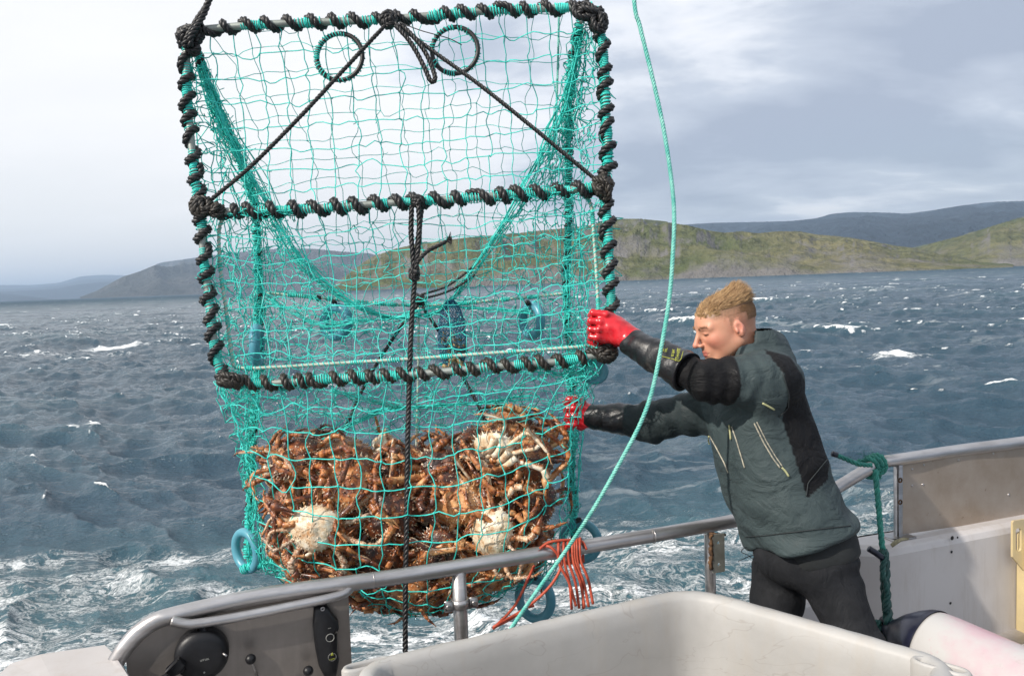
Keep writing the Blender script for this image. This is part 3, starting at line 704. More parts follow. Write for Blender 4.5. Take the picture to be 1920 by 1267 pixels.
# white box at the left end of the rail
m = MB(); tp = np.array([PZ(x, y, z) for x, y, z in ((20, 1243, 1.845), (75, 1226, 1.85), (196, 1208, 1.85), (214, 1226, 1.85), (262, 1300, 1.85), (300, 1420, 1.85), (-250, 1420, 1.85), (-20, 1280, 1.845))])
k = len(tp); cen = tp.mean(0); lo_ = tp.copy(); lo_[:, 2] = .2
mid = tp-A(0, 0, .012)+nrm(tp-cen)*.010
m.add(np.concatenate([lo_+nrm(tp-cen)*.012, mid, tp, [cen]]), [[l*k+i, l*k+(i+1) % k, (l+1)*k+(i+1) % k, (l+1)*k+i] for l in range(2) for i in range(k)], [[2*k+i, 2*k+(i+1) % k, 3*k] for i in range(k)])
m.build('white_locker', gel, boat, smooth=False)
# cream bracket with a slot, at the right edge
def slot_plate(pl, pix, slot, off, th, name, mat, parent):
    m = MB(); k = 40
    a = (np.arange(k)+.5)/k*2*pi; sx, y0, y1 = slot
    inn = [(sx[0]+sx[1]*cos(t), (y0 if sin(t) < 0 else y1)+sx[1]*sin(t)) for t in a]; cx_, cy_ = sx[0], (y0+y1)/2
    out2 = []
    op = np.array(pix, float)
    for (ix, iy) in inn:       # cast from the slot centre to the outline
        dx, dy = ix-cx_, iy-cy_; best = 1e9
        for i in range(len(op)):
            p, q = op[i], op[(i+1) % len(op)]; e = q-p; den = dx*e[1]-dy*e[0]
            if abs(den) < 1e-9: continue
            t = ((p[0]-cx_)*e[1]-(p[1]-cy_)*e[0])/den; u = ((p[0]-cx_)*dy-(p[1]-cy_)*dx)/den
            if t > 0 and -1e-6 <= u <= 1+1e-6: best = min(best, t)
        out2.append((cx_+dx*best, cy_+dy*best))
    I = np.array([PV(pl, x, y, off) for x, y in inn]); O = np.array([PV(pl, x, y, off) for x, y in out2]); n = pl[2]*th
    V = np.concatenate([I, O, I+n, O+n]); Q = []
    for i in range(k):
        j = (i+1) % k; Q += [[i, j, k+j, k+i], [2*k+i, 3*k+i, 3*k+j, 2*k+j], [i, 2*k+i, 2*k+j, j], [k+i, k+j, 3*k+j, 3*k+i]]
    m.add(V, Q); return m.build(name, mat, parent, smooth=False)

cream = simple('cream_paint', (.62, .50, .26), .5, var=.3, scale=9, c2=(.50, .40, .24))
slot_plate(PL2, [(1893, 982), (1897, 975), (1960, 966), (1960, 1090), (1916, 1068), (1893, 1040)], ((1906, 5.5), 994, 1026), .10, .008, 'slotted_bracket', cream, boat)
MB().box(PV(PL2, 1945, 1130, .12), .05, .05, .26, (d2, n2v, [0, 0, 1]), .008).build('bracket_post', cream, boat)

# ---------------------------------------------------------------- white fish tub in the foreground
def f_tub(t, bs, o):
    v = objc(t); n = t.noise(v, 2.6, 6, .65); d = t.noise(v, 55, 5, .8); sc = t.noise(t.mapping(v, scale=(1, 1, .18)), 13, 6, .75)
    scr = t.math('ABSOLUTE', t.math('SUBTRACT', t.noise(t.mapping(v, scale=(1, 1, 2.5), rot=(.4, .2, .5)), 5, 3, .5, .6), .5)); scr = t.ramp(scr, [(.0, (.35, .35, .35)), (.006, (0, 0, 0))])
    c = t.ramp(n, [(.3, (.32, .31, .295)), (.62, (.415, .405, .39))])
    c = t.mix(t.math('MULTIPLY', t.ramp(sc, [(.50, (0, 0, 0)), (.70, (1, 1, 1))]), .42), c, (.38, .34, .29))
    sp = t.noise(v, 14, 6, .85); c = t.mix(t.ramp(sp, [(.72, (0, 0, 0)), (.80, (.6, .6, .6))]), c, (.16, .13, .10))
    c = t.mix(scr, c, (.22, .19, .16))
    setin(t, bs, Base_Color=c, Roughness=.5); bump(t, bs, t.math('ADD', d, t.math('MULTIPLY', n, 1.5)), .12, .003)
tubm = material('worn_white_plastic', f_tub)
TZ = 1.93
tA_, tB_, tC_ = PZ(622, 1250, TZ), PZ(1296, 1096, TZ), PZ(1850, 1250, TZ); tD_ = tA_+tC_-tB_
tub = based(thing('fish_tub', 'large white plastic fish tub on deck with thick rounded rim', 'tub'), A(*(((tA_+tC_)/2)[:2]), DECK))
def rounded(c, rad, n=12):
    out = []; k = len(c)
    for i in range(k):
        p, q, r = c[i-1], c[i], c[(i+1) % k]; R_ = rad[i]; u = nrm(p-q); v = nrm(r-q); half = math.acos(np.dot(u, v))/2; L = R_/math.tan(half)
        cc = q+nrm(u+v)*R_/math.sin(half); s = q+u*L-cc; e = q+v*L-cc; ang = math.acos(np.clip(np.dot(nrm(s), nrm(e)), -1, 1))
        for j in range(n+1):
            f = j/n; out.append(cc+(s*sin((1-f)*ang)+e*sin(f*ang))/sin(ang))
    return np.array(out)
ring = rounded([tA_, tB_, tC_, tD_], [.09, .16, .09, .15])
dens_ = []
for i in range(len(ring)):
    p, q = ring[i], ring[(i+1) % len(ring)]; m_ = max(1, int(np.linalg.norm(q-p)/.03)); dens_ += [p+(q-p)*j/m_ for j in range(m_)]
ring = np.array(dens_); rn = len(ring)
tg = nrm(np.roll(ring, -1, 0)-np.roll(ring, 1, 0)); inw = np.stack([tg[:, 1], -tg[:, 0], 0*tg[:, 0]], 1)
if np.dot(inw[0], ring.mean(0)-ring[0]) < 0: inw = -inw
prof = [(.06, -.93), (.05, -.86), (.012, -.09), (.010, -.06), (-.004, -.05), (-.006, -.02), (-.001, -.006), (.008, 0), (.024, .002), (.034, -.003), (.041, -.014), (.047, -.05), (.055, -.12), (.09, -.72), (.12, -.78), (.3, -.80)]
V = np.concatenate([ring+inw*a+A(0, 0, z) for a, z in prof]); V += np.random.default_rng(4).normal(size=V.shape)*.0006
m = MB(); m.add(V, [[l*rn+i, l*rn+(i+1) % rn, (l+1)*rn+(i+1) % rn, (l+1)*rn+i] for l in range(len(prof)-1) for i in range(rn)])
bt = ring+inw*.3+A(0, 0, -.80); m.add(np.concatenate([bt, [bt.mean(0)]]), None, [[i, (i+1) % rn, rn] for i in range(rn)])
m.build('tub_body', tubm, tub)
for cpt, ox, oy in ((PZ(694, 1240, TZ), 1, 0), (PZ(1770, 1246, TZ), -1, 0)):
    pass
dA = nrm(tB_-tA_); nA = A(-dA[1], dA[0], 0)
for cpt, dd in ((PZ(690, 1240, TZ+.002), dA), (PZ(1764, 1243, TZ+.002), nrm(tC_-tB_))):
    nn_ = A(-dd[1], dd[0], 0); m = MB(); k = 28; a_ = np.arange(k)/k*2*pi
    V = []
    for rr, zz_ in ((.031, -.05), (.031, -.008), (.027, -.0025), (.020, -.0025), (.017, -.008), (.016, -.06)):
        V.append([cpt+dd*(rr*1.0*cos(t)+np.sign(cos(t))*.028)+nn_*rr*.62*sin(t)+A(0, 0, zz_) for t in a_])
    m.add(np.concatenate(V), [[l*k+i, l*k+(i+1) % k, (l+1)*k+(i+1) % k, (l+1)*k+i] for l in range(5) for i in range(k)]); m.build('lifting_handle', tubm, tub)

# ---------------------------------------------------------------- fender and its mooring rope
fend = based(thing('boat_fender', 'white and pink stained cylindrical fender with black cone end on deck', 'fender'), PZ(1800, 1300, 1.2))
fa, fb = P(1745, 1215, 2.32), P(1985, 1330, 2.02); fd = nrm(fb-fa)
def f_fend(t, bs, o):
    v = objc(t); n = t.noise(v, 4.0, 5, .6); s = t.noise(t.mapping(v, scale=(1, 1, 1)), 14, 5, .7)
    c = t.mix(t.ramp(n, [(.42, (0, 0, 0)), (.60, (1, 1, 1))]), (.47, .46, .45), (.50, .33, .37))
    c = t.mix(t.ramp(s, [(.60, (0, 0, 0)), (.72, (.5, .5, .5))]), c, (.50, .24, .29))
    c = t.mix(t.ramp(t.noise(v, 40, 5, .7), [(.6, (0, 0, 0)), (.8, (.5, .5, .5))]), c, (.35, .32, .28))
    setin(t, bs, Base_Color=c, Roughness=.38); bump(t, bs, s, .08, .003)
MB().lathe(fa, fd, [(0, .103), (.002, .109), (.012, .111), (.05, .113), (.25, .114), (.5, .112), (.7, .10), (.78, .05), (.80, 0)], 48).build('fender_body', material('fender_vinyl', f_fend), fend)
navy = simple('navy_rubber', (.012, .014, .030), .3, var=.3, scale=18, spec=.5)
MB().lathe(fa, -fd, [(-.004, .113), (.0, .1135), (.02, .108), (.05, .092), (.085, .068), (.11, .045), (.125, .033), (.14, .028), (.15, .015), (.152, 0)], 40).build('cone_end', navy, fend)
tip = fa-fd*.15
MB().torus(tip, _R, .021, .010, 20, 10).build('rope_eye', navy, fend)

def f_rope(c1, c2, rough=.6, dk=.45):
    def f(t, bs, o):
        v = objc(t); n = t.noise(v, 30, 4, .65); fi = t.noise(t.mapping(v, scale=(1, 1, 1)), 420, 2, .6)
        c = t.mix(t.ramp(n, [(.35, (0, 0, 0)), (.68, (1, 1, 1))]), c1, c2)
        c = t.mix(t.math('MULTIPLY', t.ramp(fi, [(.35, (1, 1, 1)), (.6, (0, 0, 0))]), dk), c, tuple(x*.35 for x in c1))
        setin(t, bs, Base_Color=c, Roughness=rough, Specular_IOR_Level=.45); bump(t, bs, fi, .5, .001)
    return f
blk = material('black_rope', f_rope((.012, .012, .014), (.035, .033, .032), .42))
blkw = material('wet_brown_black_rope', f_rope((.016, .014, .012), (.055, .046, .036), .45))
teal = material('teal_twine', f_rope((.02, .56, .48), (.08, .80, .70), .45, .2))
tealr = material('teal_polypropylene_rope', f_rope((.10, .50, .42), (.34, .74, .64), .45, .4))
green = material('green_mooring_rope', f_rope((.015, .16, .13), (.04, .30, .23), .6, .5))
dkgreen = material('old_dark_green_rope', f_rope((.008, .05, .045), (.018, .10, .085), .55, .5))
pale = material('pale_galvanised_rod', f_rope((.38, .44, .36), (.55, .58, .50), .5, .2))
orange = material('orange_line', f_rope((.42, .055, .025), (.62, .12, .06), .5, .4))
ringb = simple('blue_plastic_ring', (.11, .34, .43), .35, var=.35, scale=7, c2=(.07, .26, .34), spec=.5, bs_=.05)

mr = based(thing('mooring_rope', 'green rope knotted round the rail and hanging down to the fender', 'rope'), PZ(1662, 1180, 1.3))
k0 = PZ(1640, 872, 2.062)
m = MB(); m.rope(np.concatenate([BP([(1641, 880, 2.62), (1645, 920, 2.60), (1650, 980, 2.56), (1655, 1030, 2.53)], 40)]), .0095, .06); m.build('rope_fall', green, mr)
m = MB(); m.rope(BP([(1655, 1030, 2.53), (1659, 1050, 2.52), (1660, 1090, 2.50), (1662, 1130, 2.47), (1667, 1172, 2.42)], 40), .0155, .09); m.rope(BP([(1660, 1040, 2.50), (1655, 1075, 2.48), (1664, 1110, 2.46), (1660, 1150, 2.44)], 40), .009, .05)
m.build('spliced_tail', dkgreen, mr)
m = MB(); m.rope(bez([tip+A(.0, 0, .03), tip+A(.02, -.02, .015), tip+A(.03, -.03, -.02), tip+A(.01, -.03, -.045), tip+A(-.02, -.01, -.03), tip+A(-.02, 0, .02)], 30), .011, .07); m.build('eye_loop', dkgreen, mr)
m = MB(); rd = nrm(PZ(1651, 867, 2.07)-PZ(1622, 882, 2.05))
for i, (o_, r_) in enumerate(((-.026, .033), (-.008, .034), (.010, .034))):
    m.rope([k0+rd*(o_+.008*cos(t))+(np.cross(rd, A(0, 0, 1))*cos(t)+A(0, 0, 1)*sin(t))*r_ for t in np.linspace(0, 2*pi, 24)], .0095, .05, phase=i)
m.rope([k0+rd*(-.035+.05*s)+(np.cross(rd, A(0, 0, 1))*cos(2.6+s*2.4)+A(0, 0, 1)*sin(2.6+s*2.4))*.046 for s in np.linspace(0, 1, 14)], .009, .05)
m.build('rail_knot', green, mr)
m = MB(); m.rope(BP([(1634, 872, 2.60), (1610, 870, 2.58), (1590, 862, 2.57), (1566, 852, 2.56)], 24), .008, .05); 
rg = random.Random(5)
m.build('rope_tail', green, mr)
m = MB(); m.tube(BP([(1570, 853, 2.56), (1560, 850, 2.56)], 4), .009, 8).build('taped_end', navy, mr); MB().tube(BP([(1655, 1046, 2.50), (1642, 1036, 2.49), (1629, 1028, 2.49)], 8), .010, 8).build('taped_end', navy, mr)
fz = MB(); cs = []
for i in range(90):
    c = k0+A(rg.uniform(-.05, .03), rg.uniform(-.03, .03), rg.uniform(-.01, .04)); d = A(rg.gauss(0, 1), rg.gauss(0, 1), rg.gauss(.4, 1))*.012; cs.append([c, c+d*.6+A(0, 0, .004), c+d])
fz.curves(cs, .0006); fz.build('frayed_fibres', green, mr)

# ---------------------------------------------------------------- lines that run free of the pot
m = MB(); m.rope(BP([(1120, -1600, 2.3), (1145, -900, 2.25), (1168, -300, 2.2), (1188, -10, 2.15), (1200, 50, 2.15), (1222, 140, 2.15), (1243, 235, 2.15), (1258, 330, 2.15), (1264, 400, 2.15), (1262, 470, 2.15), (1255, 560, 2.15), (1240, 650, 2.15), (1222, 735, 2.16), (1200, 795, 2.17), (1165, 862, 2.18), (1115, 950, 2.2), (1062, 1030, 2.28), (1005, 1110, 2.24), (960, 1175, 2.15), (900, 1260, 2.1)], 150), .0060, .026)
tag(recentre(m.build('hauling_line', tealr)), 'long slack teal rope falling from above past the sleeve to the tub', 'rope')
m = MB()
for s in (0, 1): m.rope(BP([(700, -1500, 2.50), (560, -700, 2.50), (440, -140, 2.50), (392, 0, 2.50), (372+s*6, 35, 2.49), (352+s*5, 70, 2.47), (345+s*12, 88, 2.48)], 60), .0105, .05, phase=s*2)
tag(recentre(m.build('lifting_rope', blk)), 'short black lifting rope leaving the frame corner at top left', 'rope')
m = MB(); m.rope(BP([(790, 395, 2.49), (783, 460, 2.49), (778, 520, 2.50), (772, 600, 2.5), (768, 700, 2.48), (764, 850, 2.44), (762, 1000, 2.42), (760, 1120, 2.42), (760, 1330, 2.42)], 120), .0085, .045)
tag(recentre(m.build('tether_rope', blk)), 'thin black rope hanging straight down the middle over the crabs', 'rope')
# orange line thrown over the rail
oc = based(thing('orange_line', 'orange line thrown in loops over the rail beside the crab pot', 'rope'), PZ(1075, 1130, 1.6))
rg = random.Random(9); m = MB()
def rd_(px): return float(np.dot(PZ(px, 1018+(1135-px)*.160, RZ)-CAM, _F))
def over(px0, xe, ye, dn=.0):
    d0 = rd_(px0); yr = 1018+(1135-px0)*.160
    return BP([(px0+6, yr+28, d0+.05), (px0+4, yr-2, d0+.04), (px0, yr-17, d0), (px0-1, yr-6, d0-.035), (px0+1, yr+25, d0-.045), ((px0+xe)/2+3, (yr+ye)/2+8, d0-.05), (xe, ye, d0-.06-dn)], 42)
for px0, xe, ye in ((1048, 1080, 1136), (1058, 1072, 1142), (1066, 1086, 1140), (1074, 1096, 1138), (1082, 1094, 1141), (1088, 1112, 1132), (1078, 1104, 1137)): m.tube(over(px0, xe, ye), .0042, 6)
m.tube(BP([(1015, 1025, rd_(1015)-.0), (1030, 1024, rd_(1030)-.03), (1046, 1040, rd_(1046)-.04), (1052, 1062, 2.34), (1030, 1100, 2.32), (985, 1140, 2.3), (925, 1175, 2.22)], 40), .0042, 6)
m.tube(BP([(1002, 1060, rd_(1000)+.05), (990, 1085, 2.42), (965, 1135, 2.38), (925, 1178, 2.3)], 30), .0042, 6)
m.tube(BP([(925, 1176, 2.25), (960, 1158, 2.27), (985, 1140, 2.3), (1000, 1135, 2.33)], 20), .0042, 6)
m.tube(BP([(1012, 1028, rd_(1012)-.02), (1030, 1016, rd_(1030)-.02), (1062, 1012, rd_(1062)-.02), (1090, 1014, rd_(1090)-.02), (1100, 1030, rd_(1100)-.035)], 30), .0042, 6)
m.build('line_loops', orange, oc)
# ---------------------------------------------------------------- the crab pot
pot = based(thing('crab_pot', 'large square crab pot of teal netting on a rope lashed frame hanging over the side', 'crab pot'), P(780, 1150, 2.7))
rn_ = np.random.default_rng(12)
def STUFF(o): o['kind'] = 'stuff'; return o
def resample(pts, n):
    pts = np.asarray(pts, float); L = np.concatenate([[0], np.cumsum(np.linalg.norm(np.diff(pts, axis=0), axis=1))]); t = np.linspace(0, L[-1], n)
    return np.stack([np.interp(t, L, pts[:, k]) for k in range(3)], 1)
def plen(p): return np.linalg.norm(np.diff(p, axis=0), axis=1).sum()
def frames(Q):
    T = nrm(np.gradient(Q, axis=0)); ref = np.array([0, 0, 1.0]) if abs(T[0, 2]) < .8 else np.array([1.0, 0, 0])
    u = np.cross(T[0], ref); u /= np.linalg.norm(u); us = np.empty_like(Q)
    for i in range(len(Q)):
        u = u-T[i]*np.dot(u, T[i]); u /= np.linalg.norm(u); us[i] = u
    return us, np.cross(T, us)
def helix(path, R, pitch, ppt=12, t0=0, t1=1, phase=0, wob=0.0, seed=0):
    L = plen(path); n = max(6, int(L*(t1-t0)/pitch*ppt)); Q0 = resample(path, 400); us, vs = frames(Q0)
    t = np.linspace(t0, t1, n); ti = t*399
    g = lambda A_: np.stack([np.interp(ti, np.arange(400), A_[:, k]) for k in range(3)], 1)
    q = g(Q0); u = nrm(g(us)); v = nrm(g(vs)); rr = np.random.default_rng(seed)
    kn = rr.normal(size=40); w_ = np.interp(t, np.linspace(0, 1, 40), kn)
    a = phase+(t*L/pitch)*2*pi+w_*wob
    R_ = R if np.ndim(R) == 0 else np.interp(t, np.linspace(0, 1, len(R)), R)
    R_ = np.asarray(R_)*(1+.10*np.interp(t, np.linspace(0, 1, 40), rr.normal(size=40))*(wob > 0))
    return q+u*(np.cos(a)*R_)[:, None]+v*(np.sin(a)*R_)[:, None]
def wraps(mb, path, R, pitch, cover, seed, r=.0019, lo=.02, hi=.07):
    rr = np.random.default_rng(seed); L = plen(path); s = 0
    while s < L:
        ln = rr.uniform(lo, hi)
        if rr.random() < cover:
            e = min(L, s+ln); n_t = (e-s)/pitch
            if n_t > .6: mb.tube(helix(path, R, pitch*rr.uniform(.8, 1.5), 9, s/L, e/L, rr.random()*6, 1.2, int(rr.integers(1e6))), r, 4, cap=False)
        s += ln*rr.uniform(.6, 1.0)
galv = simple('galvanised_tube', (.34, .37, .34), .5, .5, var=.3, scale=20)
TOP = BP([(352, 58, 2.52), (480, 47, 2.52), (600, 42, 2.52), (730, 36, 2.52), (900, 22, 2.52), (1010, 17, 2.52), (1110, 14, 2.52)], 60)
MID = BP([(376, 395, 2.50), (456, 396, 2.50), (605, 390, 2.50), (738, 380, 2.50), (879, 371, 2.50), (1070, 356, 2.50), (1132, 348, 2.50)], 60)
BOT = BP([(418, 714, 2.48), (506, 718, 2.48), (638, 709, 2.48), (771, 702, 2.48), (914, 688, 2.48), (1052, 677, 2.48), (1138, 662, 2.48)], 60)
LEFT = BP([(350, 64, 2.52), (350, 160, 2.52), (357, 250, 2.51), (366, 330, 2.50), (377, 395, 2.50), (381, 470, 2.50), (392, 560, 2.49), (401, 640, 2.48), (418, 714, 2.48)], 60)
RIGHT = BP([(1115, 16, 2.52), (1131, 90, 2.52), (1136, 200, 2.51), (1140, 300, 2.50), (1134, 350, 2.50), (1139, 420, 2.50), (1143, 500, 2.49), (1146, 580, 2.49), (1140, 662, 2.48)], 60)
BL_ = BP([(368, 90, 2.54), (392, 165, 2.62), (425, 240, 2.7), (462, 335, 2.8), (478, 400, 2.88), (484, 500, 2.93), (486, 600, 2.95), (482, 700, 2.95), (474, 830, 2.95), (468, 950, 2.95), (464, 1048, 2.95)], 80)
BR_ = BP([(1088, 40, 2.54), (1074, 100, 2.6), (1067, 200, 2.7), (1066, 320, 2.82), (1066, 420, 2.9), (1062, 540, 2.95), (1068, 660, 2.95), (1072, 780, 2.95), (1073, 900, 2.95), (1078, 1040, 2.95)], 80)
BB_ = BP([(464, 1048, 2.95), (640, 1052, 2.98), (880, 1050, 2.98), (1078, 1040, 2.95)], 30)
k = 0
for nm, path, hr, rr_, pit, cov in (('frame_bar', TOP, .0180, .0120, .068, .55), ('frame_bar', MID, .0195, .0132, .064, .55), ('frame_bar', BOT, .0180, .0120, .054, .4), ('frame_bar', LEFT, .0185, .0125, .062, .8), ('frame_bar', RIGHT, .0185, .0125, .062, .85)):
    k += 1
    b = MB().tube(path, .0115, 10).build(nm, galv, pot); mt = blkw if path is BOT else blk
    m = MB(); m.rope(helix(path, hr, pit, 14, .01, .99, k, .9, k), rr_, .055); m.build('lashing_rope', mt, b)
    m = MB(); wraps(m, path, .0135, .0062, cov, 40+k, .0021); wraps(m, path, .017, .012, .35, 60+k, .0018); STUFF(m.build('twine_binding', teal, b))
for path in (BL_, BR_):
    k += 1
    b = MB().tube(path, .0085, 8).build('frame_bar', galv, pot)
    m = MB(); m.rope(helix(path, .011, .05, 12, .01, .99, k, .9, k), .0075, .04); m.build('lashing_rope', blk, b)
    m = MB(); wraps(m, path, .0125, .007, .85, 40+k, .0022, .03, .09); wraps(m, path, .017, .014, .6, 60+k, .002); STUFF(m.build('twine_binding', teal, b))
b = MB().tube(BB_, .010, 8).build('frame_bar', galv, pot); m = MB(); wraps(m, BB_, .0125, .007, .95, 99, .0022); STUFF(m.build('twine_binding', teal, b))
# knots of black rope at the corners
def tangle(c, size, n, r, seed, mat, name='corner_knot', aniso=(1, 1, 1), ax=None):
    rr = np.random.default_rng(seed); m = MB(); ax = np.eye(3) if ax is None else np.array(ax)
    for i in range(n):
        a1_ = nrm(rr.normal(size=3)); u = nrm(np.cross(a1_, rr.normal(size=3))); t = np.linspace(0, 2*pi*rr.uniform(.7, 1.2), 22)
        q = (u*np.cos(t)[:, None]+np.cross(a1_, u)*np.sin(t)[:, None])*size*rr.uniform(.6, 1.05)+a1_*(rr.uniform(-.4, .4)*size+np.sin(t*1.5+i)*.18*size)[:, None]
        m.rope(np.asarray(c)+(q*np.array(aniso))@ax, r, .05, phase=i)
    return m.build(name, mat, pot)
cam_ax = (_R, _F, _U)
tangle(P(355, 66, 2.50), .034, 9, .0105, 1, blk, aniso=(1.1, .7, .8), ax=cam_ax); tangle(P(362, 92, 2.50), .022, 5, .009, 11, blk, aniso=(1, .7, .9), ax=cam_ax)
tangle(P(1098, 22, 2.50), .028, 8, .0105, 2, blk, aniso=(1.3, .7, .9), ax=cam_ax); tangle(P(1122, 44, 2.50), .026, 6, .0105, 12, blk, aniso=(.9, .7, 1.3), ax=cam_ax)
tangle(P(378, 388, 2.48), .032, 8, .0105, 3, blkw, aniso=(1, .7, .9), ax=cam_ax); tangle(P(405, 392, 2.48), .020, 5, .009, 13, blkw, ax=cam_ax)
tangle(P(1130, 352, 2.48), .034, 9, .0105, 4, blkw, aniso=(.8, .7, 1.25), ax=cam_ax)
tangle(P(430, 712, 2.46), .026, 9, .0105, 5, blkw, aniso=(1.7, .7, .8), ax=cam_ax)
tangle(P(1137, 662, 2.47), .026, 7, .0105, 6, blkw, aniso=(1.1, .7, .9), ax=cam_ax)
tangle(P(730, 38, 2.49), .022, 7, .0095, 7, blk, name='bridle_knot', ax=cam_ax)
tangle(P(783, 378, 2.48), .020, 6, .009, 8, blk, name='tether_knot', ax=cam_ax); tangle(P(777, 512, 2.47), .014, 5, .008, 9, blk, name='tether_knot', aniso=(.8, .8, 1.8), ax=cam_ax)
tangle(P(787, 562, 2.9), .020, 7, .009, 10, blk, name='centre_knot', ax=cam_ax)
# bridle ropes and the hanging loop
for l in ([(724, 46, 2.48), (640, 136, 2.47), (560, 222, 2.47), (470, 312, 2.47), (396, 374, 2.48)], [(738, 42, 2.48), (810, 95, 2.47), (900, 160, 2.46), (1000, 240, 2.46), (1060, 290, 2.47), (1116, 336, 2.48)]):
    m = MB(); m.rope(BP(l, 40), .0068, .036); m.build('bridle_rope', blk, pot)
m = MB(); m.rope(BP([(742, 48, 2.46), (770, 80, 2.45), (795, 125, 2.45), (806, 150, 2.45), (813, 155, 2.45), (816, 145, 2.45), (806, 115, 2.46), (785, 80, 2.46), (750, 44, 2.47)], 60), .0078, .038); m.build('hanging_loop', blk, pot)
m = MB(); m.tube(BP([(748, 42, 2.46), (790, 58, 2.45), (840, 72, 2.45), (866, 85, 2.45)], 20), .0016, 5); m.build('loose_yarn', blk, pot)
m = MB(); m.rope(BP([(772, 385, 2.475), (771, 440, 2.475), (777, 510, 2.475)], 20), .0085, .045); m.rope(BP([(785, 385, 2.465), (786, 440, 2.465), (780, 505, 2.465)], 20), .0085, .045, phase=1); m.build('doubled_tether', blk, pot)
m = MB(); m.rope(BP([(781, 492, 2.46), (800, 472, 2.46), (822, 460, 2.46), (836, 453, 2.46)], 20), .007, .04)
fr = [[P(836, 453, 2.46), P(842, 450+d_*.5, 2.46+e_*.002), P(848+abs(d_)*-.2, 450+d_, 2.46+e_*.006)] for d_, e_ in rn_.normal(size=(60, 2))*[7, 1]]
m.curves(fr, .0011); m.build('frayed_tail', blk, pot)
m = MB()
for l in ([(790, 552, 2.86), (830, 540, 2.84), (860, 522, 2.82), (884, 502, 2.80)], [(792, 560, 2.86), (830, 550, 2.84), (862, 535, 2.82), (890, 515, 2.8)]): m.rope(BP(l, 20), .0045, .03)
m.build('tunnel_cord', blk, pot)
for l in ([(783, 572, 2.88), (740, 630, 2.88), (690, 710, 2.88), (655, 785, 2.86), (628, 838, 2.84)], [(792, 575, 2.88), (830, 632, 2.88), (865, 700, 2.88), (898, 762, 2.86), (915, 800, 2.85)]):
    m = MB(); m.rope(BP(l, 30), .0065, .036); m.build('stay_rope', blk, pot)
m = MB(); m.tube(BP([(785, 575, 2.9), (784, 700, 2.9), (780, 850, 2.88)], 30), .0042, 8); wr = MB(); m.build('pale_rod', pale, pot)
# pale rod frame with twine wound round it
ROD = BP([(466, 402, 2.52), (432, 403, 2.53), (412, 425, 2.53), (413, 500, 2.53), (424, 580, 2.52), (434, 660, 2.52), (446, 688, 2.50), (520, 688, 2.49), (600, 683, 2.49), (780, 672, 2.49), (950, 660, 2.49), (1060, 652, 2.49), (1108, 646, 2.50), (1122, 620, 2.51), (1120, 540, 2.52), (1114, 450, 2.53), (1108, 385, 2.52), (1090, 362, 2.51)], 120)
b = MB().tube(ROD, .0052, 10).build('rod_frame', pale, pot)
m = MB(); m.tube(helix(ROD, .0056, .0165, 9, 0, 1), .0018, 4); wraps(m, ROD, .0068, .006, .16, 7, .002, .015, .04); STUFF(m.build('twine_binding', teal, b))
ROD2 = BP([(500, 549, 2.93), (600, 558, 2.95), (700, 568, 2.96), (785, 572, 2.96), (860, 569, 2.96), (960, 560, 2.95), (1060, 550, 2.93)], 60)
b = MB().tube(ROD2, .005, 8).build('tunnel_rod', pale, pot)
m = MB(); m.tube(helix(ROD2, .0056, .016, 9, 0, 1), .0018, 4); wraps(m, ROD2, .0075, .006, .35, 8, .002, .02, .05); STUFF(m.build('twine_binding', teal, b))
m = MB(); m.rope(BP([(1048, 30, 2.62), (1046, 120, 2.64), (1042, 220, 2.68), (1035, 300, 2.72)], 40), .0038, .022); m.build('thin_teal_cord', tealr, pot)
# twine wrapped steel rings
for px, py in ((637, 107), (853, 95)):
    b = MB().torus(P(px, py, 2.53), nrm(_F+.1*_R), .0735, .0072, 60, 10).build('twine_ring', blk, pot)
    t = np.linspace(0, 2*pi, 90); Rg = P(px, py, 2.53)+(_R*np.cos(t)[:, None]+_U*np.sin(t)[:, None])*.0735
    m = MB(); wraps(m, Rg, .0085, .0085, .85, int(px), .0017, .02, .05); STUFF(m.build('twine_binding', teal, b))
# blue plastic rings
def pring(px, py, d, axis, R, r, sq=(1, 1)):
    ax_ = nrm(_R*axis[0]+_U*axis[1]+_F*axis[2]); b = MB().torus(P(px, py, d), ax_, R, r, 48, 14, squash=sq).build('plastic_ring', ringb, pot); return b
for a in ((630, 603, 2.93, (.45, -.05, 1), .053, .019), (997, 600, 2.93, (1.5, .1, 1), .056, .0165), (482, 648, 2.9, (6, .1, 1), .062, .019), (1112, 694, 2.56, (.35, .5, 1), .036, .0145), (462, 1032, 2.93, (.8, .1, 1), .068, .0165), (1088, 1014, 2.93, (.3, -.1, 1), .066, .0165), (1003, 1122, 2.78, (.7, -.1, 1), .066, .0165)): pring(*a)
for px, py, d in ((597, 559, 2.92), (626, 566, 2.9), (990, 568, 2.9), (1085, 975, 2.9), (1003, 1082, 2.76)): tangle(P(px, py, d), .010, 4, .005, px, blk, name='ring_lashing', ax=cam_ax)
m = MB(); wraps(m, BP([(455, 1068, 2.92), (485, 1058, 2.9), (520, 1050, 2.88)], 12), .014, .006, 1.0, 3, .0028); wraps(m, BP([(458, 1066, 2.92), (500, 1052, 2.9)], 12), .018, .009, 1.0, 4, .0028); STUFF(m.build('ring_whipping', teal, pot))

